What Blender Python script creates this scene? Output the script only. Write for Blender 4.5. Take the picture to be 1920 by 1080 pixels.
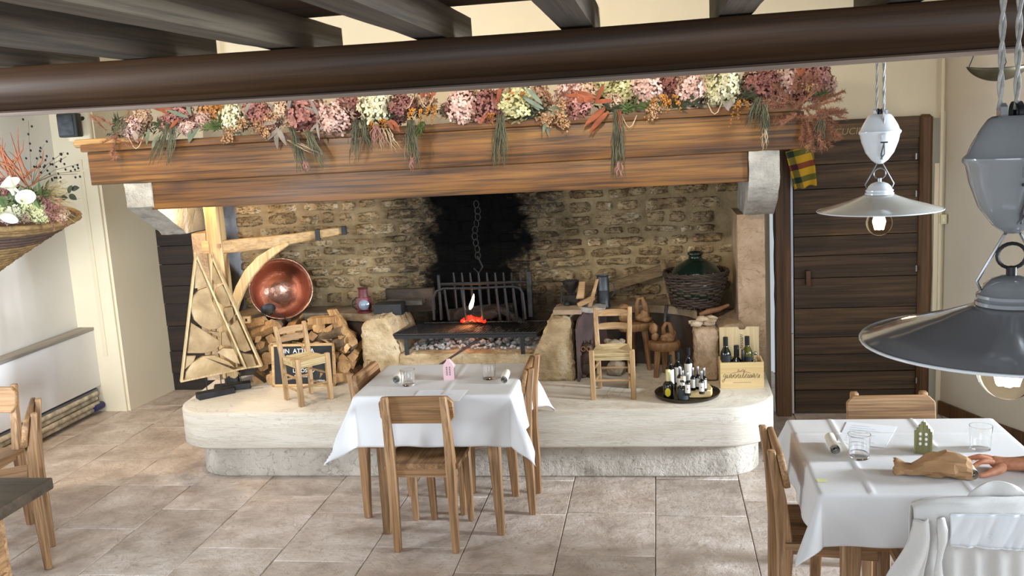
import bpy, bmesh, math, random
from mathutils import Vector as V, Matrix, noise, Euler
for o in list(bpy.data.objects): bpy.data.objects.remove(o, do_unlink=True)
rnd = random.Random(11)
SC = bpy.context.scene
COL = SC.collection
PI = math.pi
def hx(h):
    h = h.lstrip('#'); r = []
    for i in (0, 2, 4):
        c = int(h[i:i+2], 16)/255
        r.append(c/12.92 if c <= .04045 else ((c+.055)/1.055)**2.4)
    return (*r, 1)

# ------------------------------------------------------------------ camera
YAW, PITCH, ROLL, FPX, EYE = -.159271, .168480, -.0577451, 1759.486, 2.05
fwd = V((math.sin(YAW)*math.cos(PITCH), math.cos(YAW)*math.cos(PITCH), -math.sin(PITCH)))
rt0 = V((math.cos(YAW), -math.sin(YAW), 0)); up0 = rt0.cross(fwd)
rt = rt0*math.cos(ROLL) + up0*math.sin(ROLL); up = up0*math.cos(ROLL) - rt0*math.sin(ROLL)
CAM = V((0, 0, EYE))
cd = bpy.data.cameras.new('camera'); co = bpy.data.objects.new('camera', cd); COL.objects.link(co)
co.matrix_world = Matrix(((rt.x, up.x, -fwd.x, 0), (rt.y, up.y, -fwd.y, 0), (rt.z, up.z, -fwd.z, EYE), (0, 0, 0, 1)))
cd.sensor_width = 36; cd.lens = FPX/1920*36; cd.clip_start = .05
SC.camera = co
def ray(x, y): return rt*((x-960)/FPX) + up*((540-y)/FPX) + fwd
def ony(x, y, Y): d = ray(x, y); return CAM + d*(Y/d.y)
def onz(x, y, z): d = ray(x, y); return CAM + d*((z-EYE)/d.z)
def onx(x, y, X): d = ray(x, y); return CAM + d*(X/d.x)
def onpl(x, y, p, n): d = ray(x, y); return CAM + d*((p-CAM).dot(n)/d.dot(n))

# ------------------------------------------------------------------ world, lights, exposure
w = bpy.data.worlds.new('world'); SC.world = w; w.use_nodes = True
w.node_tree.nodes['Background'].inputs[0].default_value = (.86, .93, 1, 1)
w.node_tree.nodes['Background'].inputs[1].default_value = .45
def light(name, kind, loc, energy, color, target=None, size=None, size_y=None, spot=None, blend=.5, radius=.05):
    l = bpy.data.lights.new(name, kind); l.energy = energy; l.color = color
    o = bpy.data.objects.new(name, l); COL.objects.link(o); o.location = loc
    if kind == 'AREA':
        l.shape = 'RECTANGLE'; l.size = size; l.size_y = size_y
    else: l.shadow_soft_size = radius
    if kind == 'SPOT': l.spot_size = spot; l.spot_blend = blend
    if target is not None: o.rotation_euler = (V(target)-V(loc)).to_track_quat('-Z', 'Y').to_euler()
    return o
WARM = (1, .74, .46); COOL = (.80, .90, 1)
light('window_daylight', 'AREA', (5.6, 3.7, 1.75), 540, COOL, (-2.5, 4.6, .5), .9, .9)
light('near_window_daylight', 'AREA', (2.75, 1.9, 1.65), 34, COOL, (-1.5, 3.0, .6), 1.6, 1.2)
light('rear_window_daylight', 'AREA', (-.8, -1.2, 2.0), 54, (.86, .93, 1), (-1.2, 6, .8), 3.0, 1.4)
light('left_window_daylight', 'AREA', (-4.25, 2.3, 1.5), 80, COOL, (-2.6, 5.2, .5), .9, 1.2)
rw = light('left_wall_fill', 'AREA', (-.7, -.5, 1.9), 30, COOL, (-4.6, 5.4, .8), .8, 1.0); rw.data.spread = 1.0  # added fill light behind the camera, brightens the left wall
light('upper_wall_lamp', 'AREA', (-1.0, 4.6, 3.3), 15, (1, .89, .76), (-1.0, 6.2, 2.4), 3.5, .3)
light('mantel_spot', 'SPOT', (-2.6, 3.75, 2.62), 70, (1, .86, .66), (-2.1, 5.55, 1.85), spot=1.5, blend=.7, radius=.035)
light('mantel_spot', 'SPOT', (-.2, 3.75, 2.62), 64, (1, .86, .66), (-.3, 5.55, 1.9), spot=1.5, blend=.7, radius=.035)
light('floor_spot', 'SPOT', (-3.6, 4.4, 3.2), 90, (1, .72, .42), (-3.5, 6.0, .1), spot=1.1, blend=.6, radius=.05)
light('behind_mantel_lamp', 'POINT', (-2.99, 5.68, 1.80), 15.0, (1, .72, .38), radius=.03)
light('ember_glow', 'POINT', (-1.26, 6.05, .78), 2.2, (1, .35, .12), radius=.06)
SC.view_settings.view_transform = 'Standard'; SC.view_settings.look = 'None'
SC.view_settings.gamma = 1; SC.view_settings.use_curve_mapping = False
SC.view_settings.exposure = .38

# ------------------------------------------------------------------ mesh helpers
def nb(): return bmesh.new()
def box(bm, c, s, R=None, bev=0, seg=2):
    vs = []
    for dx in (-.5, .5):
        for dy in (-.5, .5):
            for dz in (-.5, .5):
                p = V((dx*s[0], dy*s[1], dz*s[2]))
                if R is not None: p = R @ p
                vs.append(bm.verts.new(V(c)+p))
    f = [(0,1,3,2),(4,6,7,5),(0,4,5,1),(2,3,7,6),(0,2,6,4),(1,5,7,3)]
    fs = [bm.faces.new([vs[i] for i in q]) for q in f]
    if bev:
        es = list({e for q in fs for e in q.edges})
        bmesh.ops.bevel(bm, geom=es, offset=bev, segments=seg, affect='EDGES', profile=.6)
    return bm
def RZ(a): return Matrix.Rotation(a, 3, 'Z')
def loft(bm, secs, cap=True, closed=False):
    rows = [[bm.verts.new(p) for p in s] for s in secs]
    n = len(rows[0]); k = len(rows)
    for i in range(k if closed else k-1):
        a, b = rows[i], rows[(i+1) % k]
        for j in range(n):
            bm.faces.new((a[j], a[(j+1) % n], b[(j+1) % n], b[j]))
    if cap and not closed:
        bm.faces.new(rows[0][::-1]); bm.faces.new(rows[-1])
    return bm
def post(bm, pts, sx, sy, R=None, bev=.004):
    """square post through pts with x and y section sizes (lists)"""
    b2 = nb(); secs = []
    for i, p in enumerate(pts):
        a, b = sx[i]/2, sy[i]/2; q = []
        for u, v in ((-a,-b),(a,-b),(a,b),(-a,b)):
            o = V((u, v, 0)); o = R @ o if R is not None else o
            q.append(V(p)+o)
        secs.append(q)
    loft(b2, secs)
    if bev: bmesh.ops.bevel(b2, geom=b2.edges[:], offset=bev, segments=1, affect='EDGES')
    join(bm, b2); return bm
def join(bm, b2, M=None):
    me = bpy.data.meshes.new('t'); b2.to_mesh(me); b2.free()
    if M is not None: me.transform(M)
    bm.from_mesh(me); bpy.data.meshes.remove(me)
def tube(bm, pts, r, n=8, closed=False, cap=True):
    pts = [V(p) for p in pts]; k = len(pts)
    rs = r if isinstance(r, (list, tuple)) else [r]*k
    t0 = (pts[1]-pts[0]).normalized()
    a = V((0, 0, 1)) if abs(t0.z) < .9 else V((1, 0, 0))
    u = t0.cross(a).normalized(); secs = []
    for i in range(k):
        if closed: t = (pts[(i+1) % k]-pts[i-1]).normalized()
        else: t = (pts[min(i+1, k-1)]-pts[max(i-1, 0)]).normalized()
        u = (u - t*u.dot(t)); u = u.normalized() if u.length > 1e-6 else t.orthogonal().normalized()
        v = t.cross(u)
        secs.append([pts[i] + (u*math.cos(2*PI*j/n) + v*math.sin(2*PI*j/n))*rs[i] for j in range(n)])
    return loft(bm, secs, cap, closed)
def lathe(bm, prof, n=32, M=None):
    M = M or Matrix(); rows = []
    for r, z in prof:
        if r < 1e-5: rows.append([bm.verts.new(M @ V((0, 0, z)))])
        else: rows.append([bm.verts.new(M @ V((r*math.cos(2*PI*j/n), r*math.sin(2*PI*j/n), z))) for j in range(n)])
    for a, b in zip(rows, rows[1:]):
        for j in range(n):
            k = (j+1) % n
            if len(a) == 1 and len(b) == 1: continue
            if len(a) == 1: bm.faces.new((a[0], b[k], b[j]))
            elif len(b) == 1: bm.faces.new((a[j], a[k], b[0]))
            else: bm.faces.new((a[j], a[k], b[k], b[j]))
    return bm
def axisM(p, d, roll=0):
    return Matrix.Translation(p) @ V(d).to_track_quat('Z', 'Y').to_matrix().to_4x4() @ Matrix.Rotation(roll, 4, 'Z')
def blob(bm, c, r, sub=2, amp=0, fr=8, M=None, seed=0):
    b2 = nb(); bmesh.ops.create_icosphere(b2, subdivisions=sub, radius=1)
    r = r if isinstance(r, (tuple, list, V)) else (r, r, r)
    for v in b2.verts:
        d = 1 + amp*noise.noise(v.co*fr*.3 + V((seed*3.1, seed, -seed)))
        v.co = V((v.co.x*r[0], v.co.y*r[1], v.co.z*r[2]))*d
    T = Matrix.Translation(c) @ (M.to_4x4() if M is not None else Matrix())
    join(bm, b2, T); return bm
def prism(bm, pts, d):
    pts = [V(p) for p in pts]; d = V(d)
    a = [bm.verts.new(p) for p in pts]; b = [bm.verts.new(p+d) for p in pts]; n = len(a)
    bm.faces.new(a); bm.faces.new(b[::-1])
    for i in range(n): bm.faces.new((a[i], b[i], b[(i+1) % n], a[(i+1) % n]))
    bmesh.ops.recalc_face_normals(bm, faces=bm.faces[:]); return bm
def leaf(bm, p, d, upv, L, W, bend=0, n=4, fold=.15):
    p = V(p); d = V(d).normalized(); s = d.cross(V(upv))
    s = s.normalized() if s.length > 1e-4 else d.orthogonal().normalized()
    u = s.cross(d); pr = None
    for i in range(n+1):
        t = i/n; c = p + d*(L*t) - u*(bend*L*t*t); w = W*math.sin(PI*min(max(t*.94+.06, 0), 1))**.8*.5
        if i == n: w = W*.02
        row = [bm.verts.new(c-s*w+u*w*fold), bm.verts.new(c), bm.verts.new(c+s*w+u*w*fold)]
        if pr:
            bm.faces.new((pr[0], pr[1], row[1], row[0])); bm.faces.new((pr[1], pr[2], row[2], row[1]))
        pr = row
    return bm
def rough(bm, cuts, amp, fr, seed=0):
    if cuts: bmesh.ops.subdivide_edges(bm, edges=bm.edges[:], cuts=cuts, use_grid_fill=True)
    bm.normal_update(); off = V((seed*1.7, seed*.9, seed*2.3)); mv = []
    for v in bm.verts:
        mv.append((v, v.normal*amp*(noise.noise(v.co*fr+off)+.5*noise.noise(v.co*fr*2.7+off))))
    for v, m in mv: v.co += m
    return bm
def gridbox(bm, c, s, step, amp=0, fr=6, seed=0, R=None):
    """box whose faces are gridded (about step apart) and roughened"""
    b2 = nb(); n = [max(1, round(s[i]/step)) for i in range(3)]; vid = {}
    def gv(i, j, k):
        key = (i, j, k)
        if key not in vid: vid[key] = b2.verts.new(((i/n[0]-.5)*s[0], (j/n[1]-.5)*s[1], (k/n[2]-.5)*s[2]))
        return vid[key]
    for i in range(n[0]):
        for j in range(n[1]):
            for k in (0, n[2]): b2.faces.new([gv(i,j,k), gv(i+1,j,k), gv(i+1,j+1,k), gv(i,j+1,k)])
    for i in range(n[0]):
        for k in range(n[2]):
            for j in (0, n[1]): b2.faces.new([gv(i,j,k), gv(i+1,j,k), gv(i+1,j,k+1), gv(i,j,k+1)])
    for j in range(n[1]):
        for k in range(n[2]):
            for i in (0, n[0]): b2.faces.new([gv(i,j,k), gv(i,j+1,k), gv(i,j+1,k+1), gv(i,j,k+1)])
    bmesh.ops.recalc_face_normals(b2, faces=b2.faces[:])
    if amp: rough(b2, 0, amp, fr, seed)
    T = Matrix.Translation(c)
    if R is not None: T = T @ R.to_4x4()
    join(bm, b2, T); return bm

# ------------------------------------------------------------------ object helpers
def mk(name, bm, mat, parent=None, ang=40):
    me = bpy.data.meshes.new(name)
    bm.normal_update(); bm.to_mesh(me); bm.free()
    for m in (mat if isinstance(mat, (list, tuple)) else [mat]): me.materials.append(m)
    me.shade_smooth()
    if ang < 180: me.set_sharp_from_angle(angle=math.radians(ang))
    o = bpy.data.objects.new(name, me); COL.objects.link(o)
    if parent is not None: o.parent = parent
    return o
def tag(o, label=None, cat=None, group=None, kind=None):
    if label: o['label'] = label
    if cat: o['category'] = cat
    if group: o['group'] = group
    if kind: o['kind'] = kind
    return o
def T(name, label, cat, loc=(0, 0, 0), rz=0, group=None):
    o = bpy.data.objects.new(name, None); COL.objects.link(o); o.empty_display_size = .05
    o.location = loc; o.rotation_euler = (0, 0, rz)
    return tag(o, label, cat, group)
def rootM(r):
    if r is None: return Matrix()
    m = Matrix.LocRotScale(r.location, r.rotation_euler, r.scale)
    return (rootM(r.parent) @ m) if r.parent else m
def W(root, name, bm, mat, ang=40):
    """part given in world coordinates"""
    bmesh.ops.transform(bm, matrix=rootM(root).inverted(), verts=bm.verts[:])
    return mk(name, bm, mat, root, ang)
def single(name, bm, mat, label, cat, loc=None, group=None, ang=40):
    """thing that is one mesh; bm in world coordinates, origin moved to loc"""
    if loc is not None: bmesh.ops.translate(bm, vec=-V(loc), verts=bm.verts[:])
    o = mk(name, bm, mat, None, ang)
    if loc is not None: o.location = loc
    return tag(o, label, cat, group)
def struct(name, bm, mat, parent=None, ang=40):
    o = mk(name, bm, mat, parent, ang)
    if parent is None: o['kind'] = 'structure'
    return o
def dup(root, loc=None, rz=None, label=None):
    r = root.copy(); COL.objects.link(r)
    if loc is not None: r.location = loc
    if rz is not None: r.rotation_euler = (0, 0, rz)
    if label: r['label'] = label
    for ch in list(root.children):
        c = ch.copy(); COL.objects.link(c); c.parent = r
        for g in list(ch.children):
            d = g.copy(); COL.objects.link(d); d.parent = c
    return r
def text_mesh(txt, size, depth=.0008, shear=0, align='CENTER'):
    cu = bpy.data.curves.new('t', 'FONT'); cu.body = txt; cu.size = size; cu.extrude = depth; cu.shear = shear
    cu.align_x = align; cu.align_y = 'CENTER'; cu.resolution_u = 3
    o = bpy.data.objects.new('t', cu); COL.objects.link(o)
    dg = bpy.context.evaluated_depsgraph_get(); me = bpy.data.meshes.new_from_object(o.evaluated_get(dg))
    bpy.data.objects.remove(o); bpy.data.curves.remove(cu)
    b = nb(); b.from_mesh(me); bpy.data.meshes.remove(me); return b
def frameM(o, ex, ez):
    ex = V(ex).normalized(); ez = V(ez).normalized(); ey = ez.cross(ex)
    return Matrix(((ex.x, ey.x, ez.x, o[0]), (ex.y, ey.y, ez.y, o[1]), (ex.z, ey.z, ez.z, o[2]), (0, 0, 0, 1)))

# ------------------------------------------------------------------ materials
def mat(name):
    m = bpy.data.materials.new(name); m.use_nodes = True
    return m, m.node_tree, m.node_tree.nodes['Principled BSDF']
def N(nt, t, **k):
    n = nt.nodes.new(t)
    for a, b in k.items(): setattr(n, a, b)
    return n
def ramp(nt, cols, pos=None):
    r = N(nt, 'ShaderNodeValToRGB'); e = r.color_ramp.elements
    pos = pos or [i/(len(cols)-1) for i in range(len(cols))]
    while len(e) < len(cols): e.new(.5)
    for i, c in enumerate(cols): e[i].position = pos[i]; e[i].color = hx(c) if isinstance(c, str) else c
    return r
def coords(nt, scale=(1, 1, 1), rand=True, world=False):
    if world:
        g = N(nt, 'ShaderNodeNewGeometry'); out = g.outputs['Position']
    else:
        tc = N(nt, 'ShaderNodeTexCoord'); out = tc.outputs['Object']
    if rand:
        oi = N(nt, 'ShaderNodeObjectInfo'); mm = N(nt, 'ShaderNodeMath', operation='MULTIPLY'); mm.inputs[1].default_value = 37
        nt.links.new(oi.outputs['Random'], mm.inputs[0])
        ad = N(nt, 'ShaderNodeVectorMath', operation='ADD')
        nt.links.new(out, ad.inputs[0]); nt.links.new(mm.outputs[0], ad.inputs[1]); out = ad.outputs[0]
    mp = N(nt, 'ShaderNodeMapping'); mp.inputs['Scale'].default_value = scale
    nt.links.new(out, mp.inputs[0]); return mp.outputs[0]
def noi(nt, vec, scale, detail=4, rough=.55, dist=0):
    n = N(nt, 'ShaderNodeTexNoise'); n.inputs['Scale'].default_value = scale; n.inputs['Detail'].default_value = detail
    n.inputs['Roughness'].default_value = rough; n.inputs['Distortion'].default_value = dist
    nt.links.new(vec, n.inputs['Vector']); return n.outputs['Fac']
def mixc(nt, fac, a, b, blend='MIX'):
    m = N(nt, 'ShaderNodeMix', data_type='RGBA', blend_type=blend)
    for s, v in ((0, fac), (6, a), (7, b)):
        if isinstance(v, (int, float)): m.inputs[s].default_value = v
        elif isinstance(v, tuple): m.inputs[s].default_value = v
        else: nt.links.new(v, m.inputs[s])
    return m.outputs[2]
def vary(nt, col, amt):
    oi = N(nt, 'ShaderNodeObjectInfo'); mr = N(nt, 'ShaderNodeMapRange')
    mr.inputs[3].default_value = 1-amt; mr.inputs[4].default_value = 1+amt
    nt.links.new(oi.outputs['Random'], mr.inputs[0])
    h = N(nt, 'ShaderNodeHueSaturation'); nt.links.new(mr.outputs[0], h.inputs['Value']); nt.links.new(col, h.inputs['Color'])
    return h.outputs[0]
def bump(nt, bs, h, s, d=.01):
    b = N(nt, 'ShaderNodeBump'); b.inputs['Strength'].default_value = s; b.inputs['Distance'].default_value = d
    nt.links.new(h, b.inputs['Height']); nt.links.new(b.outputs[0], bs.inputs['Normal'])
def mapr(nt, v, a, b, c=0, d=1):
    m = N(nt, 'ShaderNodeMapRange'); m.interpolation_type = 'SMOOTHSTEP'
    nt.links.new(v, m.inputs[0])
    for i, q in zip((1, 2, 3, 4), (a, b, c, d)): m.inputs[i].default_value = q
    return m.outputs[0]
def plain(name, col, rough=.5, metal=0, var=0, nscale=0, namp=.12, bmp=0, bscale=60, sheen=0, coat=0):
    m, nt, bs = mat(name); c = hx(col)
    bs.inputs['Base Color'].default_value = c; bs.inputs['Roughness'].default_value = rough; bs.inputs['Metallic'].default_value = metal
    out = None
    if nscale:
        f = noi(nt, coords(nt), nscale, 4)
        lo = tuple(x*(1-namp*2) for x in c[:3])+(1,); hi = tuple(min(1, x*(1+namp)) for x in c[:3])+(1,)
        r = ramp(nt, [lo, hi], [.3, .7]); nt.links.new(f, r.inputs[0]); out = r.outputs[0]
    if var:
        if out is None:
            rgb = N(nt, 'ShaderNodeRGB'); rgb.outputs[0].default_value = c; out = rgb.outputs[0]
        out = vary(nt, out, var)
    if out is not None: nt.links.new(out, bs.inputs['Base Color'])
    if bmp: bump(nt, bs, noi(nt, coords(nt), bscale, 3), bmp, .004)
    if coat: bs.inputs['Coat Weight'].default_value = coat; bs.inputs['Coat Roughness'].default_value = .08
    return m
def wood(name, cols, axis='X', k=1.0, rough=.5, var=.1, bmp=.25, coat=0, knots=0, fine=.35):
    m, nt, bs = mat(name)
    a = [10*k]*3; a['XYZ'.index(axis)] = .7*k
    b = [95*k]*3; b['XYZ'.index(axis)] = 2.2*k
    v = coords(nt, a); f1 = noi(nt, v, 1, 5, .6, 1.2); f2 = noi(nt, coords(nt, b), 1, 3, .6, .4)
    r = ramp(nt, cols, [.25+.5*i/(len(cols)-1) for i in range(len(cols))]); nt.links.new(f1, r.inputs[0]); c = r.outputs[0]
    dk = ramp(nt, [(1-fine,)*3+(1,), (1, 1, 1, 1)], [.34, .58]); nt.links.new(f2, dk.inputs[0])
    c = mixc(nt, 1.0, c, dk.outputs[0], 'MULTIPLY')
    if knots:
        q = [3.2*k]*3; q['XYZ'.index(axis)] = 1.6*k
        vo = N(nt, 'ShaderNodeTexVoronoi'); vo.inputs['Scale'].default_value = 1; nt.links.new(coords(nt, q), vo.inputs[0])
        kn = mapr(nt, vo.outputs['Distance'], .05, .2, knots, 0)
        c = mixc(nt, kn, c, hx('#2c1608'))
    if var: c = vary(nt, c, var)
    nt.links.new(c, bs.inputs['Base Color']); bs.inputs['Roughness'].default_value = rough
    if bmp: bump(nt, bs, f2, bmp, .003)
    if coat: bs.inputs['Coat Weight'].default_value = coat; bs.inputs['Coat Roughness'].default_value = .25
    return m
def stone(name, cols, s=5, rough=.75, var=.06, bmp=.4, bs_scale=25, veins=None, pits=0, stretch=(1, 1, 1), rand=True):
    m, nt, bs = mat(name); v = coords(nt, stretch, rand)
    f = noi(nt, v, s, 6, .6, .3); r = ramp(nt, cols, [.3+.4*i/(len(cols)-1) for i in range(len(cols))]); nt.links.new(f, r.inputs[0]); c = r.outputs[0]
    f2 = noi(nt, v, bs_scale, 5, .65, .2)
    if veins:
        f3 = noi(nt, v, s*.9, 5, .55, 2.5); d = N(nt, 'ShaderNodeMath', operation='SUBTRACT'); d.inputs[1].default_value = .5; nt.links.new(f3, d.inputs[0])
        ab = N(nt, 'ShaderNodeMath', operation='ABSOLUTE'); nt.links.new(d.outputs[0], ab.inputs[0])
        c = mixc(nt, mapr(nt, ab.outputs[0], 0, .014, .75, 0), c, hx(veins))
    if pits:
        c = mixc(nt, mapr(nt, f2, .28, .40, pits, 0), c, hx('#6b5a45'))
    if var: c = vary(nt, c, var)
    nt.links.new(c, bs.inputs['Base Color']); bs.inputs['Roughness'].default_value = rough
    if bmp: bump(nt, bs, f2, bmp, .02)
    return m
def emit(name, col, s):
    m, nt, bs = mat(name); bs.inputs['Base Color'].default_value = (0, 0, 0, 1)
    bs.inputs['Emission Color'].default_value = hx(col); bs.inputs['Emission Strength'].default_value = s; return m
def glass(name, col='#ffffff', rough=0, ior=1.45):
    m, nt, bs = mat(name); bs.inputs['Base Color'].default_value = hx(col); bs.inputs['Roughness'].default_value = rough
    bs.inputs['Transmission Weight'].default_value = 1; bs.inputs['IOR'].default_value = ior; return m

m_cream = plain('cream_plaster', '#e4d8bd', .9, nscale=1.2, namp=.03, bmp=.08, bscale=30)
m_white = plain('white_plaster', '#dcd9d2', .55, nscale=1.5, namp=.04, bmp=.1, bscale=18)
m_trim = plain('cream_trim_paint', '#ddd0b4', .6)
m_dark = plain('dark_gap', '#0e0c0a', .9)
m_black = plain('black_iron', '#17171a', .55, nscale=40, namp=.25)
m_iron = plain('grey_iron', '#3b3c3e', .5, metal=.6, nscale=30, namp=.25)
m_steel = plain('steel', '#b9bcc0', .22, metal=1)
m_chair_z = wood('chair_wood_upright', ['#745331', '#a67e56', '#c39d76'], 'Z', 1.2, .55, .12, .3, fine=.5)
m_chair_x = wood('chair_wood_across', ['#71502f', '#a07850', '#bc956d'], 'X', 1.2, .55, .07, .3, knots=.5, fine=.45)
m_chair_y = wood('chair_wood_deep', ['#71502f', '#a07850', '#bc956d'], 'Y', 1.2, .55, .07, .3, fine=.45)
m_straw_z = wood('pale_chair_wood', ['#866743', '#ae8b60', '#c5a47c'], 'Z', 1.6, .6, .06)
m_straw_x = wood('pale_chair_wood_across', ['#866440', '#aa855a', '#c5a47c'], 'X', 1.6, .6, .06)
m_mantel = wood('stained_pine', ['#46280e', '#754b1c', '#966a2c'], 'X', .7, .5, .05, .35, coat=.08, knots=.8, fine=.72)
m_joist = wood('grey_brown_timber', ['#2e261d', '#4f4435', '#6b5d4b'], 'Y', .6, .8, .12, .4, fine=.5)
m_beam = wood('dark_beam_wood', ['#2a1a0d', '#452d18', '#573c22'], 'X', .5, .5, .05, .25)
m_board = wood('ceiling_board_wood', ['#2c1d10', '#3c2918', '#4a3420'], 'X', .7, .7, .15, .3)
m_door = wood('old_door_wood', ['#2b1e12', '#4f3a24', '#735838'], 'X', .7, .65, .3, .6, knots=.6, fine=.55)
m_doorz = wood('old_door_frame_wood', ['#3d2712', '#644526', '#7d5a36'], 'Z', .6, .6, .12, .5, fine=.5)
m_oak = wood('pale_oak', ['#a98554', '#c7a471', '#d6b88a'], 'Z', .8, .55, .05, .25)
m_oakx = wood('pale_oak_across', ['#a07c4c', '#bd9865', '#cdad80'], 'X', .8, .6, .05, .25)
m_pinebox = wood('pine_box', ['#c9a972', '#dcc08b', '#e6cd9d'], 'X', .8, .6, .05, .15, fine=.15)
m_slab = stone('hearth_limestone', ['#bfb3a0', '#d3cabb', '#e0d9cd'], 3.5, .6, 0, .35, 30, '#b3a794', stretch=(.5, .5, 5))
m_base = stone('hearth_base_limestone', ['#a0978a', '#bfb7ab', '#d0c9be'], 5, .75, 0, .8, 16, '#85796a', pits=.6)
m_rough = stone('hammered_stone', ['#a08660', '#c6ad86', '#dccbae'], 6, .85, .03, 1, 40, pits=.5)
m_pale = stone('pale_pillar_stone', ['#8f785d', '#b0967a', '#c6af95'], 5, .8, .03, .7, 38, '#806a52')
m_corb = stone('grey_corbel_stone', ['#8f8d86', '#b4b0a6', '#ccc8bd'], 8, .85, .03, .9, 45)
m_tile = stone('floor_limestone', ['#a59487', '#c6b6a9', '#ddd0c6'], 5, .5, .10, .5, 18, '#a08d7a', pits=.4)
m_grout = stone('floor_grout', ['#857a6d', '#a39788'], 10, .9, 0)
m_cloth = plain('white_linen', '#dddbda', .85, nscale=3, namp=.03, bmp=.05, bscale=400)
m_paper = plain('white_paper', '#eceef2', .7)
m_glass = glass('clear_glass')
m_green = glass('green_glass', '#1f3a2c', .03)
m_bottle = plain('dark_bottle_glass', '#0c0d0b', .08, coat=.6)
m_olive = plain('olive_oil_glass', '#4a4a0c', .1, coat=.6)
m_porc = plain('white_porcelain', '#dcdfe2', .12, coat=.6)
m_gporc = plain('grey_enamel', '#8b8d8f', .12, coat=.7)
m_copper = plain('hammered_copper', '#ae8674', .27, metal=1, bmp=.7, bscale=30)
m_wick = wood('wicker_brown', ['#2b2019', '#44352a', '#5c4a3b'], 'X', 2, .7, .25)
# ================================================================== SETTING
# ---- floor: base plus individual limestone tiles
b = nb(); box(b, (-1.2, 2.6, -.05), (7.6, 10, .06)); floor = struct('floor', b, m_grout)
TX = [-.063+.4705*k for k in range(-10, 6)]
fixed = {-1: [4.237], 0: [4.712], -2: [4.713, 5.2], -3: [4.30, 4.95], -4: [4.721], -5: [4.263, 4.95], -6: [4.752], 1: [4.05, 4.9]}
trnd = random.Random(5)
for k in range(-10, 6):
    x0 = -.063+.4705*k; x1 = x0+.4705; ys = sorted(fixed.get(k, []))
    y = ys[-1] if ys else 4.3+trnd.random()*.5
    y_ = y
    while y < 7.3:
        y += trnd.uniform(.45, .8); ys.append(y)
    y = min(ys)
    while y > 1.2:
        y -= trnd.uniform(.45, .8); ys.append(y)
    ys.sort()
    for a, c in zip(ys, ys[1:]):
        if x0 > -3.0 and x1 < .6 and a > 5.35: continue
        if x1 < -4.7 or x0 > 2.4 or (x1 > 2.3 and a > 5.4): continue
        g = .0018; b = nb()
        box(b, ((x0+x1)/2, (a+c)/2, -.0125+trnd.uniform(-.0012, .0004)), (x1-x0-2*g, c-a-2*g, .025), bev=.003, seg=1)
        struct('tile', b, m_tile, floor)
# ---- walls
b = nb()
box(b, (1.32, 6.56, 2.9), (3.4, .2, 1.88)); box(b, (1.93, 6.53, 1.0), (.26, .2, 2.0)); box(b, (.44, 6.66, .98), (.6, .3, 1.97))
box(b, (-1.78, 6.56, 2.9), (2.8, .2, 1.88)); box(b, (-3.9, 7.42, 2.9), (1.5, .2, 1.88))
box(b, (-1.4, 6.62, .92), (3.2, .32, 2.08))
struct('wall_back', b, m_cream)
b = nb(); box(b, (-3.10, 6.80, 1.9), (.15, .9, 3.8)); struct('wall_chimney_left', b, m_cream)
b = nb(); box(b, (-4.68, 4.35, 1.9), (.2, 4.7, 3.8))
struct('wall_left', b, m_white)
b = nb(); prism(b, [(-4.6, 6.69, 0), (-4.215, 6.66, 0), (-4.14, 7.32, 0), (-4.6, 7.32, 0)], (0, 0, 3.8))
bmesh.ops.bevel(b, geom=[e for e in b.edges if abs(e.verts[0].co.z-e.verts[1].co.z) > 1], offset=.02, segments=2, affect='EDGES')
struct('wall_left_return', b, m_cream)
b = nb(); prism(b, [(1.83, 6.5, 0), (1.83, 6.42, 0), (1.965, 6.08, 0), (2.14, 5.72, 0), (2.22, 5.45, 0), (2.4, 5.45, 0), (2.4, 6.5, 0)], (0, 0, 3.8))
box(b, (2.32, 5.2, 1.9), (.2, .5, 3.8)); box(b, (2.32, 2.8, .21), (.2, 4.3, .42)); box(b, (2.32, 2.8, 3.05), (.2, 4.3, 1.5)); box(b, (2.32, .2, 1.9), (.2, .9, 3.8))
struct('wall_right', b, plain('beige_plaster', '#d6ccba', .7, nscale=1.4, namp=.04, bmp=.1, bscale=18))
b = nb()
p0 = [V((1.826, 6.42, 0)), V((1.96, 6.08, 0)), V((2.135, 5.72, 0)), V((2.215, 5.45, 0)), V((2.215, 4.6, 0))]
for p, q in zip(p0, p0[1:]):
    d = (q-p).normalized(); n = V((d.y, -d.x, 0))*.015
    if n.x > 0: n = -n
    prism(b, [p, q, q+n, p+n], (0, 0, .09))
struct('baseboard_right', b, m_doorz)
b = nb(); box(b, (1.775, 6.41, 1.0), (.03, .02, 1.35), bev=.006); box(b, (1.80, 6.405, 1.9), (.02, .02, 3), bev=.006)
struct('trim_1', b, m_trim)
# cable cover strip and groove on left return wall
pa = ony(146, 300, 6.665); pb = ony(190, 668, 6.665)
b = nb(); box(b, (pa.x+.015, 6.672, (pa.z+pb.z)/2), (.035, .022, pa.z-pb.z), bev=.005)
q1 = ony(146, 321, 6.665); q2 = ony(174, 320, 6.665); box(b, ((q1.x+q2.x)/2, 6.668, q1.z), (q2.x-q1.x+.03, .014, .012))
struct('trim_2', b, m_trim)
# ---- ceilings
b = nb(); box(b, (-1.2, 5.3, 3.85), (7.4, 4.4, .1)); struct('ceiling', b, m_cream)
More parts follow.
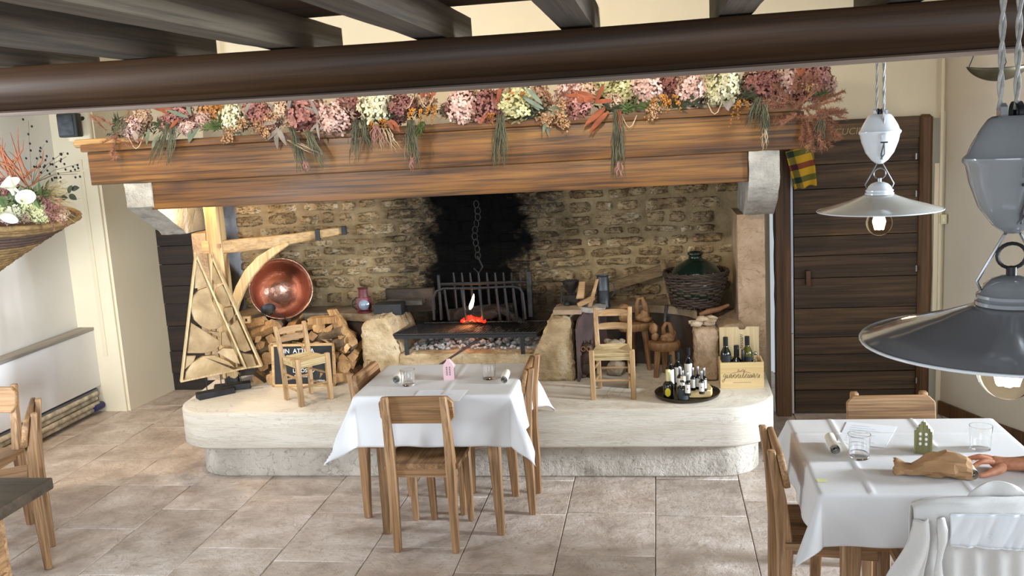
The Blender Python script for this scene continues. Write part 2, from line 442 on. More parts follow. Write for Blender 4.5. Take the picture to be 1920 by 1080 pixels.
# loft: boards, joists, main beam
deck = T('loft_ceiling', 'dark timber loft deck of wide boards over the joists', 'ceiling', (-1.2, 1.0, 2.5)); deck['kind'] = 'structure'
y = -1.8; k = 0
while y < 3.4:
    wd = min(.24, 3.52-y); b = nb(); box(b, (-1.2, y+wd/2, 2.512), (7.2, wd-.006, .028), bev=.003, seg=1)
    W(deck, 'board', b, m_board); y += .24
jx = [-2.98, -2.44, -1.895, -1.335, -.785, -.262, .278, .82, 1.36]
jl = ['outermost on the left', 'second from the left end', 'third from the left end', 'fourth from the left end', 'fifth from the left end', 'sixth from the left end', 'seventh from the left end', 'eighth from the left end', 'outermost on the right']
for x, l in zip(jx, jl):
    b = nb(); gridbox(b, (x, 1.0+.36, 2.442), (.112, 5.2-.28+.14, .118), .16, .004, 5, seed=x)
    single('ceiling_joist', b, m_joist, 'grey brown ceiling joist on the dark beam, '+l, 'joist', (x, 3.4, 2.442), 'joists under the loft')
b = nb(); secs = []
for i in range(25):
    x = -3.6+i*.24; dz = -.012*math.cos((i-11)/12*1.5) + .004*noise.noise(V((x*1.3, 0, 3)))
    pr = [(3.30, 2.2), (3.30, 2.207), (3.345, 2.212), (3.35, 2.23), (3.328, 2.262), (3.303, 2.29), (3.298, 2.33), (3.304, 2.372), (3.312, 2.384), (3.55, 2.384), (3.55, 2.2)]
    tl = .010*min(1.6, max(0, (-x-.5)/1.9)); lf = lambda z: tl+.014*max(0, min(1, (2.36-z)/.12))
    secs.append([V((x, y+.003*noise.noise(V((x*2, y*9, z*9))), z+dz+lf(z))) for y, z in pr][::-1])
loft(b, secs); bmesh.ops.recalc_face_normals(b, faces=b.faces[:])
o = single('ceiling_beam', b, m_beam, 'long dark brown beam crossing the room in front of the mantel', 'beam', (-.8, 3.4, 2.2)); o['kind'] = 'structure'
b = nb(); secs = []
for i in range(25):
    x = -3.6+i*.24; dz = -.012*math.cos((i-11)/12*1.5)+.016+.010*min(1.6, max(0, (-x-.5)/1.9))
    secs.append([V((x, y, z+dz)) for y, z in ((3.296, 2.186), (3.34, 2.186), (3.34, 2.199), (3.296, 2.199))])
loft(b, secs); bmesh.ops.recalc_face_normals(b, faces=b.faces[:])
bmesh.ops.translate(b, vec=-V(o.location), verts=b.verts[:]); mk('lower_trim', b, wood('beam_trim_wood', ['#6d5a4c', '#8a7566', '#988474'], 'X', .6, .6, 0), o)

# ---- kitchen door (right), planks and frame
door = T('door_1', 'dark plank kitchen door with carved lintel sign', 'door', (1.29, 6.46, 0)); door['kind'] = 'structure'
ybx = [262, 306, 352, 398, 441, 478, 520, 577, 632, 664, 697, 731, 776]
zs = [ony(1600, y, 6.42).z for y in ybx]; zs[-1] = .01
for i, (a, c) in enumerate(zip(zs, zs[1:])):
    b = nb(); gridbox(b, (1.29, 6.455+rnd.uniform(-.006, .004), (a+c)/2), (.80, .045, a-c-.005), .09, .003, 9, seed=i)
    W(door, 'plank', b, m_door)
zl = ony(1600, 264, 6.42).z; zt = ony(1620, 222, 6.42).z
b = nb(); box(b, (1.30, 6.50, .98), (.86, .012, 1.95)); W(door, 'backing', b, m_dark)
b = nb(); gridbox(b, (1.30, 6.445, (zl+zt)/2), (.86, .06, zt-zl-.004), .08, .005, 7, seed=4); W(door, 'lintel', b, m_door)
b = nb(); post(b, [(1.71, 6.43, 0), (1.712, 6.43, 1.0), (1.708, 6.43, zt+.005)], [.085, .082, .08], [.08]*3, bev=.02)
rough(b, 2, .006, 6); W(door, 'frame_post', b, m_doorz)
b = nb(); gridbox(b, (.812, 6.44, .96), (.095, .12, 1.93), .09, .007, 6, seed=9); W(door, 'frame_post', b, m_doorz)
b = nb(); box(b, (.873, 6.43, 1.2), (.014, .03, 1.25)); W(door, 'gap_light_strip', b, plain('gap_light_pale', '#cfd6e6', .3, metal=.2))  # light in the gap beside the door, put in as a pale strip
b = nb(); box(b, (.873, 6.43, .29), (.014, .03, .56)); W(door, 'gap_light_strip', b, plain('pale_strip', '#cfc9be', .5))  # lower end of the gap light, also a coloured strip
pt = ony(1514, 520, 6.42); b = nb(); box(b, (pt.x, 6.40, pt.z), (.032, .05, .10), bev=.006); W(door, 'handle', b, wood('handle_wood', ['#4a2c17', '#6b4022'], 'Z', 1, .5, 0))
for y in (293, 363, 503, 713):
    q = ony(1718, y, 6.39); b = nb(); tube(b, [q-V((0, 0, .02)), q+V((0, 0, .02))], .006, 8); W(door, 'hinge', b, m_steel)
sg = (ony(1543, 250, 6.40)+ony(1672, 242, 6.40))/2
b = nb(); gridbox(b, (sg.x, 6.412, sg.z), (.42, .016, .105), .05, .002, 9); sign = W(door, 'sign_board', b, wood('sign_wood', ['#55422c', '#6d5539', '#7a6245'], 'X', .8, .7, 0))
b = text_mesh('CUCINA', .062, .002, .18); bmesh.ops.transform(b, matrix=frameM((sg.x-.025, 6.402, sg.z), (1, 0, 0), (0, -1, 0)), verts=b.verts[:])
bmesh.ops.translate(b, vec=-V(door.location), verts=b.verts[:]); mk('lettering', b, plain('carved_letters', '#a8926d', .8), sign)
# ---- far left dark door
m_door2 = wood('shaded_door_wood', ['#150d07', '#2b1c10', '#3d2a19'], 'X', .7, .7, .25, .5, fine=.5)  # darker copy of the door wood, passage shade put into its colour
d2 = T('door_2', 'dark plank door at the end of the left passage', 'door', (-3.7, 7.3, 0)); d2['kind'] = 'structure'
b = nb(); box(b, (-3.66, 7.31, 1.0), (1.0, .01, 2.0)); W(d2, 'backing', b, m_dark)
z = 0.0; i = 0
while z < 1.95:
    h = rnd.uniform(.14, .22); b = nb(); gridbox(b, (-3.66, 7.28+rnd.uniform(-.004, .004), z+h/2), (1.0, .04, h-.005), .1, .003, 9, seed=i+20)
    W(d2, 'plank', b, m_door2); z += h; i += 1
# ---- wall switch
q = ony(1769, 410, 6.41)
b = nb(); box(b, (q.x-.008, 6.395, q.z), (.036, .05, .062), bev=.004); sw = single('wall_switch', b, plain('ivory_plastic', '#d8cfa8', .4), 'small ivory switch box on the wall right of the kitchen door', 'switch', (q.x-.008, 6.395, q.z))
b = nb(); box(b, (-.003, -.026, -.004), (.016, .006, .026), bev=.002); mk('rocker', b, plain('ivory_rocker', '#e6dfc0', .35), sw)

# ================================================================== STONE BACK WALL
def soot_mat(name, cols, mortar=False):
    m, nt, bs = mat(name); v = coords(nt, (1, 1, 1), True)
    f = noi(nt, v, 6, 6, .65, .5); r = ramp(nt, cols, [.3+.4*i/(len(cols)-1) for i in range(len(cols))]); nt.links.new(f, r.inputs[0]); c = r.outputs[0]
    if not mortar:
        f3 = noi(nt, coords(nt, (1, 1, 2.2)), 22, 5, .7, 1.2); c = mixc(nt, mapr(nt, f3, .47, .60, 0, .75), c, hx('#3f3122'))
        c = vary(nt, c, .22)
    wp = coords(nt, (1, 1, 1), False, True)
    sx = N(nt, 'ShaderNodeSeparateXYZ'); nt.links.new(wp, sx.inputs[0])
    nz = noi(nt, wp, 5, 4, .6)
    def mt(op, a, b):
        n = N(nt, 'ShaderNodeMath', operation=op)
        for i, q in ((0, a), (1, b)):
            if isinstance(q, (int, float)): n.inputs[i].default_value = q
            else: nt.links.new(q, n.inputs[i])
        return n.outputs[0]
    dx = mt('ABSOLUTE', mt('SUBTRACT', sx.outputs[0], -1.25), 0)
    dd = mt('ADD', dx, mt('MULTIPLY', mt('SUBTRACT', nz, .5), .55))
    core = mapr(nt, dd, .26, .42, 1, 0); halo = mapr(nt, dd, .36, .85, .92, 0)
    lo = mapr(nt, sx.outputs[2], .86, 1.0, .75, 0)          # smoke-blackened foot of the wall
    lo = mt('MULTIPLY', lo, mapr(nt, dx, .5, 1.3, 1, .25))
    f4 = noi(nt, coords(nt, (1, 1, 2)), 16, 4, .7, .8)
    hal2 = mt('MULTIPLY', halo, mapr(nt, f4, .38, .6, 1, .55))
    c = mixc(nt, hal2, c, hx('#1e1d1d')); c = mixc(nt, lo, c, hx('#2a241d')); c = mixc(nt, core, c, hx('#050505'))
    nt.links.new(c, bs.inputs['Base Color']); bs.inputs['Roughness'].default_value = .95; bs.inputs['Specular IOR Level'].default_value = .12
    bump(nt, bs, noi(nt, v, 38, 5, .7, .6), .9, .014); return m
m_wst = soot_mat('rubble_stone', ['#4e3f2c', '#8c7656', '#ab9674', '#d0c2a8'])
m_mort = soot_mat('lime_mortar', ['#7d6c50', '#988565', '#a99674'], True)
WY = 6.36
b = nb(); nx, nz_ = 90, 34; g = []
for i in range(nx+1):
    for j in range(nz_+1):
        x = -3.02+3.55*i/nx; z = .45+1.5*j/nz_
        g.append(b.verts.new((x, WY+.012*noise.noise(V((x*7, 2, z*7))), z)))
for i in range(nx):
    for j in range(nz_):
        k = i*(nz_+1)+j; b.faces.new((g[k], g[k+nz_+1], g[k+nz_+2], g[k+1]))
wf = struct('wall_fireplace', b, m_mort, ang=180)
srnd = random.Random(3); z = .82; cnt = 0
while z < 1.74:
    h = srnd.uniform(.05, .105); x = -2.99+srnd.uniform(-.1, 0)
    while x < .47:
        L = srnd.uniform(.09, .30)*(.8+h*3.5); L = min(L, .36)
        hh = h*srnd.uniform(.85, 1.05); zc = z+h/2+srnd.uniform(-.008, .008); b = nb(); gr = []
        nu, nv = max(6, int(L/.024)), 6; dep = srnd.uniform(.010, .024); sd = srnd.random()*50; tl = srnd.uniform(-.06, .06)
        for i in range(nu+1):
            for j in range(nv+1):
                u = i/nu*2-1; vv = j/nv*2-1
                ex = 1-.10*abs(vv)**3; ez = 1-.22*abs(u)**4
                pu = u*ex*L/2*.99; pv = vv*ez*hh/2
                pu += .010*noise.noise(V((u*3, vv*3, sd))); pv += .010*noise.noise(V((u*4, vv*3, sd+9)))+tl*pu
                d = dep*max(0, 1-u**6)**.5*max(0, 1-vv**6)**.5 + .014*noise.noise(V((pu*26, pv*40, sd)))+.010*noise.noise(V((pu*60, pv*90, sd)))
                if abs(u) == 1 or abs(vv) == 1: d = -.02
                gr.append(b.verts.new((x+L/2+pu, WY-d, zc+pv)))
        for i in range(nu):
            for j in range(nv):
                k = i*(nv+1)+j; b.faces.new((gr[k], gr[k+nv+1], gr[k+nv+2], gr[k+1]))
        if x+L > -3.0 and x+L/2 < .47: struct('stone', b, m_wst, wf, 60); cnt += 1
        x += L+srnd.uniform(.002, .02)
    z += h+srnd.uniform(.0, .006)
print('stones', cnt)
# left cheek (grey plaster inside face of the fireplace)
b = nb(); gridbox(b, (-3.005, 6.16, 1.2), (.03, .46, 1.5), .06, .006, 5); struct('wall_cheek_left', b, stone('cheek_plaster', ['#4a4a49', '#76777a', '#9a9c9e'], 3, .9, 0, .4, 20))

# ================================================================== HEARTH PLATFORM
def round_rect(x0, x1, y0, y1, r, z, n=12, flare=0):
    pts = []
    for i in range(n+1):
        a = PI+PI/2*i/n; pts.append(V((x0+r+r*math.cos(a), y0+r+r*math.sin(a), z)))
    for i in range(n+1):
        a = 1.5*PI+PI/2*i/n; pts.append(V((x1-r+r*math.cos(a), y0+r+r*math.sin(a), z)))
    pts += [V((x1+.02, y1, z)), V((x0-flare, y1, z))]
    return pts
hearth = T('hearth_platform', 'two-tier pale limestone hearth platform with rounded front corners', 'hearth', (-1.2, 5.8, 0))
b = nb(); secs = []
for z, ins in ((.215, .012), (.222, .003), (.23, 0), (.43, 0), (.44, .004), (.447, .016)):
    secs.append(round_rect(-3.035+ins, .628-ins, 5.155+ins, 6.44, .3-ins, z, 14, .10))
loft(b, secs); W(hearth, 'slab', b, m_slab)
b = nb(); secs = []
for z, ins in ((0.0, .012), (.012, 0), (.2155, 0)):
    secs.append(round_rect(-2.945+ins, .545-ins, 5.25+ins, 6.44, .24-ins, z, 12, .02))
loft(b, secs); W(hearth, 'base', b, m_base)

# ================================================================== FIREBOX (hammered stone blocks, sill, ash)
SZ = .447
fb = T('firebox', 'hammered yellow stone firebox with two sloping side blocks and a low sill', 'fireplace', (-1.26, 6.0, SZ))
def block(pts, y0, y1, seed, step=.016, amp=.011):
    """front outline (x,z) extruded from y0 to y1, gridded and roughened"""
    b = nb(); prism(b, [(x, y0, z) for x, z in pts], (0, y1-y0, 0))
    bmesh.ops.bevel(b, geom=b.edges[:], offset=.016, segments=1, affect='EDGES')
    bmesh.ops.triangulate(b, faces=b.faces[:])
    for _ in range(8):
        es = [e for e in b.edges if e.calc_length() > step*2]
        if not es: break
        bmesh.ops.subdivide_edges(b, edges=es, cuts=1); bmesh.ops.triangulate(b, faces=b.faces[:])
    rough(b, 0, amp, 42, seed); return b
b = block([(-1.96, SZ), (-1.95, .80), (-1.925, .855), (-1.87, .872), (-1.775, .877), (-1.745, .80), (-1.70, .665), (-1.70, SZ)], 5.79, 6.33, 1)
W(fb, 'side_block', b, m_rough, 60)
b = block([(-.82, SZ), (-.815, .62), (-.77, .70), (-.70, .845), (-.60, .85), (-.565, .82), (-.55, SZ)], 5.75, 6.33, 2)
W(fb, 'side_block', b, m_rough, 60)
b = block([(-1.715, SZ), (-1.715, .63), (-.80, .615), (-.80, SZ)], 5.80, 5.97, 3); W(fb, 'sill', b, m_rough, 60)
b = nb(); gridbox(b, (-1.26, 6.13, .53), (.9, .42, .17), .03, .008, 12); W(fb, 'fire_bed', b, stone('ash_bed', ['#7b7773', '#a9a6a3', '#c9c6c2'], 9, .95, 0, .5, 40))
b = nb(); ar = random.Random(2)
for i in range(420):
    x = ar.uniform(-1.68, -.84); y = ar.uniform(5.93, 6.24); r = ar.uniform(.004, .013)
    if x > -1.15 and y < 6.05 and ar.random() < .75: continue
    blob(b, (x, y, .615+ar.random()*.012+.02*max(0, 1-abs(x+1.4)*3)), (r*1.4, r, r), 1, .3, 9, seed=i)
o = W(fb, 'ash', b, stone('ash_flakes', ['#8e8c8b', '#c4c3c2', '#e4e4e4'], 30, .95, 0), 60); o['kind'] = 'stuff'
b = nb()
for i in range(300):
    t = ar.gauss(0, .30); h = .13*math.exp(-(t/.42)**2); x = -1.22+t*1.0; x = min(max(x, -1.62), -.88); y = ar.uniform(6.02, 6.22); r = ar.uniform(.010, .022)
    blob(b, (x, y, .63+h*ar.uniform(.0, 1.0)*(1-.5*abs(y-6.10)/.1)), (r*1.3, r, r*.9), 1, .35, 9, seed=i)
o = W(fb, 'ash_mound', b, stone('grey_ash_lumps', ['#2b2928', '#6d6b6a', '#b5b3b2'], 14, .95, 0), 60); o['kind'] = 'stuff'
# fire: charred logs, embers, flame
m_char = stone('charred_wood', ['#0f0d0c', '#231c17', '#4a423b'], 12, .9, .1, .8, 40)
for (p, q, r, lb) in (((-1.45, 6.22, .80), (-1.0, 6.24, .83), .05, 'thick charred log lying at the back of the fire'),
                      ((-1.33, 6.13, .78), (-1.02, 6.20, .83), .032, 'charred brown log leaning across the fire'),
                      ((-1.10, 6.16, .86), (-.88, 6.08, .74), .022, 'ash-grey half burnt stick sloping right of the fire')):
    b = nb(); tube(b, [V(p).lerp(V(q), t) for t in (0, .2, .4, .6, .8, 1)], [r*.9, r, r*1.05, r, r*.95, r*.8], 9); rough(b, 1, .008, 20, r*99)
    single('burning_log', b, m_char, lb, 'log', (V(p)+V(q))/2, ang=60)
b = nb()
for i in range(16): blob(b, ony(868+i*2.6, 599+ar.uniform(-4, 3), 6.06+ar.uniform(-.02, .02)), ar.uniform(.012, .021), 1, .4, 9, seed=i)
tag(single('embers', b, emit('glowing_ember', '#ff2a12', 1.3), 'glowing red embers under the fire basket', 'embers', ony(888, 599, 6.06), ang=180), kind='stuff')
b = nb(); f0 = ony(881, 580, 6.07); tube(b, [f0, f0+V((.008, 0, .02)), f0+V((.02, 0, .05)), f0+V((.03, 0, .085)), f0+V((.034, 0, .105))], [.006, .014, .012, .007, .001], 8)
single('flame', b, emit('flame', '#ffd59a', 9), 'single bright yellow flame behind the basket bars', 'flame', f0, ang=180)

# fire basket
bk = T('fire_basket', 'black iron fire basket with upright tines around the fire', 'fire basket', (-1.2, 6.12, .62))
YB = 6.10
pl = ony(822, 515, YB); plb = ony(828, 600, YB); pr_ = ony(991, 508, YB+.06); prb = ony(996, 594, YB+.06)
b = nb(); post(b, [plb, pl], [.018, .018], [.03, .03]); W(bk, 'end_post', b, m_black)
b = nb(); post(b, [prb, pr_], [.034, .034], [.03, .03]); W(bk, 'end_post', b, m_iron)
b = nb(); h1 = ony(825, 533, YB); h2 = ony(988, 529, YB+.06); tube(b, [h1, h2], .011, 6); W(bk, 'top_bar', b, m_black)
b = nb(); L = [ony(x, y, YB-.10) for x, y in ((814, 600), (812, 560), (818, 546), (832, 541), (900, 540), (960, 537), (974, 540), (980, 550), (986, 598))]
tube(b, L, .0085, 8); W(bk, 'front_loop', b, m_black)
for x in (833, 865, 898, 930, 946, 962):
    b = nb(); t1 = ony(x, 540, YB-.10); t0 = ony(x+9, 600, YB-.06); tube(b, [t1, (t1+t0)/2+V((0, -.01, 0)), t0], .0085, 6); W(bk, 'tine', b, m_black)
for i in range(9):
    x = 852+i*15.6; b = nb(); t0 = ony(x+6, 600, YB+.12); t1 = ony(x, 530, YB+.12); t2 = ony(x-2, 511, YB+.12); tube(b, [t0, t1, t2], [.009, .009, .006], 6); W(bk, 'tine', b, m_black)
# grill
gz = .762
gr_ = T('cooking_grill', 'long black iron cooking grill over the ashes in front of the fire', 'grill', (-1.27, 5.9, .62))
g0 = onz(736, 628, gz); g1 = onz(1006, 624, gz); g2 = onz(1034, 602, gz); g3 = onz(795, 606, gz)
b = nb()
for a, c in ((g0, g1), (g1, g2), (g2, g3), (g3, g0)):
    tube(b, [a, c], .008, 6)
box(b, (g0+g1)/2-V((0, 0, .012)), ((g1-g0).length, .008, .03), RZ(math.atan2(g1.y-g0.y, g1.x-g0.x)))
W(gr_, 'frame', b, m_black)
n = 44
for i in range(1, n):
    t = i/n; b = nb(); tube(b, [g0.lerp(g1, t), g3.lerp(g2, t)], .0034, 5); W(gr_, 'bar', b, m_iron)
for t in (.09, .9):
    b = nb(); p = g0.lerp(g1, t); box(b, (p.x, p.y+.01, p.z-.075), (.026, .012, .13)); W(gr_, 'leg', b, m_iron)
# poker leaning over the sill
b = nb(); tube(b, [ony(905, 632, 5.86), ony(840, 674, 5.72), ony(800, 700, 5.64)], [.009, .0075, .0075], 8)
single('fire_poker', b, plain('rusty_iron', '#3c2620', .6), 'thin dark iron poker resting on the stone sill', 'poker', ony(840, 674, 5.72))
# chain and pot hook in the soot
b = nb()
for i in range(9): 
    p = ony(893+3*math.sin(i), 383+i*12, 6.26); tube(b, [p+V((.018*math.cos(a*PI/4), .01*math.sin(i*1.6)*math.cos(a*PI/4), .026*math.sin(a*PI/4))) for a in range(8)], .004, 5, closed=True)
tube(b, [ony(895, 480, 6.26), ony(905, 500, 6.26), ony(898, 512, 6.26), ony(888, 503, 6.26)], .006, 6)
single('pot_chain', b, plain('sooty_iron', '#0b0b0b', .7), 'sooty black pot chain hanging in the blackened chimney back', 'chain', ony(893, 390, 6.26))

# ================================================================== LEDGES left and right
m_ledge = stone('ledge_stone', ['#5d5040', '#8a7860', '#a29078'], 5, .85, 0, .6, 30)
def ledge(name, label, outer, curve, y1, z1, skirt):
    t = T(name, label, 'ledge', (outer[0].x*.5+outer[-1].x*.5, 6.2, SZ))
    pts = curve + [V((curve[-1].x, y1, 0)), V((curve[0].x, y1, 0))]
    b = nb(); prism(b, [(p.x, p.y, z1-.05) for p in pts], (0, 0, .05)); bmesh.ops.triangulate(b, faces=[f for f in b.faces if len(f.verts) > 4])
    W(t, 'ledge_top', b, m_ledge, 30)
    b = nb(); pr = None
    for p in curve:
        row = [b.verts.new((p.x, p.y+.015, SZ)), b.verts.new((p.x, p.y+.015, z1-.05)), b.verts.new((p.x, p.y+.03, z1-.05)), b.verts.new((p.x, p.y+.03, SZ))]
        if pr:
            for i in range(3): b.faces.new((pr[i], pr[i+1], row[i+1], row[i]))
        pr = row
    W(t, 'curved_panel', b, skirt, 60); return t
def arc(x0, x1, y0, dy, n=16): return [V((x0+(x1-x0)*i/n, y0+dy*math.sin(PI*i/n)**.6, 0)) for i in range(n+1)]
m_skirt = plain('rusty_sheet', '#43352c', .6, nscale=8, namp=.3)
cl = arc(-2.99, -1.90, 5.93, .17); ledge('stone_ledge', 'curved stone ledge behind the stacked firewood', cl, cl, 6.36, .865, m_skirt)
cr = arc(-.58, .22, 5.88, .27); ledge('stone_ledge', 'curved stone ledge behind the carved stools', cr, cr, 6.36, .85, m_skirt)
# bent brown metal sheet beside the right firebox block
b = nb(); prof = []
A = [onz(1082, 714, SZ), onz(1098, 700, SZ), onz(1112, 690, SZ)]
pts = [V((-.535, 5.73)), V((-.53, 5.82)), V((-.50, 5.93)), V((-.44, 6.02)), V((-.37, 6.08))]
pr = None
for i, p in enumerate(pts):
    zt = [.79, .83, .86, .875, .88][i]
    row = [b.verts.new((p.x, p.y, SZ)), b.verts.new((p.x, p.y, zt)), b.verts.new((p.x+.012, p.y-.004, zt)), b.verts.new((p.x+.012, p.y-.004, SZ))]
    if pr:
        for k in range(4): b.faces.new((pr[k], pr[(k+1) % 4], row[(k+1) % 4], row[k]))
    else: b.faces.new(row)
    pr = row
b.faces.new(pr[::-1]); bmesh.ops.recalc_face_normals(b, faces=b.faces[:])
single('metal_shield', b, plain('brown_sheet_metal', '#5d4a47', .55, nscale=5, namp=.2), 'curved brown metal heat shield beside the right stone block', 'shield', (-.5, 5.9, SZ))
# right stone block + pillar + corbels
rb = T('stone_block', 'rough pale stone block stepped beside the right pillar', 'block', (.33, 5.75, SZ))
b = block([(.195, SZ), (.195, .775), (.335, .775), (.335, SZ)], 5.70, 6.3, 7); W(rb, 'upright_block', b, m_pale, 60)
b = block([(.33, SZ), (.33, .765), (.50, .785), (.50, SZ)], 5.80, 6.3, 8); W(rb, 'step_block', b, m_pale, 60)
def corbel(x0, x1, flip):
    prof = [(5.55, 1.842), (5.55, 1.69), (5.575, 1.64), (5.66, 1.56), (5.76, 1.50), (5.83, 1.46), (5.87, 1.445), (6.4, 1.445), (6.4, 1.842)] if not flip else \
           [(5.55, 1.842), (5.55, 1.69), (5.60, 1.665), (5.72, 1.60), (5.83, 1.535), (5.9, 1.50), (5.93, 1.47), (6.4, 1.47), (6.4, 1.842)]
    b = nb(); prism(b, [(x0, y, z) for y, z in prof], (x1-x0, 0, 0)); bmesh.ops.triangulate(b, faces=[f for f in b.faces if len(f.verts) > 4])
    for _ in range(3):
        es = [e for e in b.edges if e.calc_length() > .06]
        bmesh.ops.subdivide_edges(b, edges=es, cuts=1); bmesh.ops.triangulate(b, faces=b.faces[:])
    rough(b, 0, .005, 14, x0); return b
pr2 = T('stone_pillar', 'pale stone pillar right of the fireplace under a curved corbel', 'pillar', (.56, 6.1, SZ))
b = nb(); gridbox(b, (.56, 6.16, (SZ+1.445)/2), (.165, .5, 1.445-SZ), .05, .004, 12); W(pr2, 'shaft', b, m_pale)
W(pr2, 'corbel', corbel(.52, .692, False), m_corb, 50)
pl2 = T('stone_pillar', 'grey stone pillar left of the fireplace behind the wooden tree ornaments', 'pillar', (-3.2, 6.1, SZ))
b = nb(); gridbox(b, (-3.075, 6.13, (SZ+1.47)/2), (.10, .42, 1.47-SZ), .06, .004, 12); W(pl2, 'shaft', b, m_pale)
W(pl2, 'corbel', corbel(-3.345, -3.165, True), m_corb, 50)

# ================================================================== MANTEL
mn = T('wooden_mantel', 'long stained pine mantel beam carrying the dried flower garland', 'mantel', (-1.35, 5.9, 1.668))
def plank(x0, x1, y, z0, z1, th, seed, chamf=.008, grid=.25):
    b = nb(); box(b, ((x0+x1)/2, y+th/2, (z0+z1)/2), (x1-x0, th, z1-z0), bev=chamf, seg=2); return b
W(mn, 'upper_fascia', plank(-3.568, .826, 5.545, 1.842, 2.0525, .05, 1, .007), m_mantel)
W(mn, 'lower_fascia', plank(-3.185, .516, 5.565, 1.668, 1.8415, .045, 2, .005), m_mantel)
W(mn, 'shelf_edge', plank(-3.60, .812, 5.522, 2.053, 2.10, .06, 3, .012), m_mantel)
b = nb(); box(b, (-1.39, 5.99, 2.068), (4.38, .86, .03)); W(mn, 'shelf', b, m_mantel)
b = nb(); box(b, (-3.54, 5.98, 1.94), (.04, .76, .18)); W(mn, 'side_board', b, m_mantel); b = nb(); box(b, (.80, 5.98, 1.94), (.04, .76, .18)); W(mn, 'side_board', b, m_mantel)
b = nb(); p = ony(140, 270, 5.62); q = ony(190, 268, 5.62); tube(b, [p, p+V((.01, 0, 0)), q, q+V((.25, 0, 0))], [.015, .027, .03, .03], 12); W(mn, 'rounded_end', b, m_oakx)
# white plaster panel and post above the mantel's left end
b = nb(); pa = ony(150, 200, 6.1); pb = ony(177, 262, 6.1); box(b, ((pa.x+pb.x)/2-.06, 6.1, pb.z+.2), (pb.x-pa.x+.1, .06, .42), bev=.025, seg=3)
struct('trim_3', b, m_cream)
# ================================================================== CHAIRS AND TABLES
def make_chair(label, pw=.185, slot=False):
    t = T('dining_chair', label, 'chair', group='wooden dining chairs')
    for s in (-1, 1):
        b = nb(); post(b, [(s*.148, -.200, 0), (s*.148, -.196, .22), (s*.150, -.188, .43), (s*.149, -.205, .62), (s*.145, -.236, .81)],
                       [.034, .040, .046, .040, .034], [.036, .048, .058, .044, .030], bev=.005); mk('leg', b, m_chair_z, t)
        b = nb(); post(b, [(s*.152, .178, 0), (s*.148, .168, .43)], [.030, .046], [.030, .046], bev=.005); mk('leg', b, m_chair_z, t)
        b = nb(); prism(b, [(s*.137, -.165, .40), (s*.137, .15, .375), (s*.137, .15, .43), (s*.137, -.165, .43)], (s*.02, 0, 0)); mk('side_rail', b, m_chair_y, t)
    b = nb(); box(b, (0, .165, .405), (.26, .02, .05)); mk('front_rail', b, m_chair_x, t)
    b = nb(); box(b, (0, -.178, .408), (.26, .02, .045)); mk('back_rail', b, m_chair_x, t)
    b = nb(); gridbox(b, (0, .012, .4425), (.375, .405, .026), .05)
    for v in b.verts:
        if v.co.z > .45: v.co.z -= .010*max(0, 1-(v.co.x/.17)**2)*max(0, 1-((v.co.y-.01)/.18)**2)
    mk('seat', b, m_chair_y, t)
    c = .028; b = nb(); pts = []
    for x, z in ((-pw+c, .66), (pw-c, .66), (pw, .66+c*1.2), (pw, .80-c), (pw-c, .80), (-pw+c, .80), (-pw, .80-c), (-pw, .66+c*1.2)):
        pts.append(V((x, -.19-(z-.66)*.20, z)))
    prism(b, pts, (0, .024, .004)); bmesh.ops.bevel(b, geom=b.edges[:], offset=.004, segments=1, affect='EDGES'); mk('backrest', b, m_chair_x, t)
    return t
ch0 = make_chair('wooden chair seen from behind, tucked under front of the small central table'); ch0.location = (-1.186, 4.45, 0)
dup(ch0, (-.918, 4.862, 0), PI/2+.02, 'wooden chair on the right side of the small central table')
dup(ch0, (-1.41, 4.80, 0), -PI/2-.04, 'wooden chair on the left side of the small central table')
dup(ch0, (.625, 3.60, 0), -PI/2, 'wooden chair on the left side of the right table, its seat under the cloth')
dup(ch0, (.98, 3.968, 0), PI, 'wooden chair behind the right table in front of the kitchen door')
dup(ch0, (.99, 3.185, 0), 0, 'wooden chair under the white coat')
dup(ch0, (-3.72, 4.34, 0), PI-.06, 'wooden chair by the radiator, farthest of the two left chairs')
chA = make_chair('wide-backed wooden chair at the dark left table, nearest to the camera on the left', pw=.25); chA.location = (-3.33, 4.025, 0); chA.rotation_euler.z = 2.12

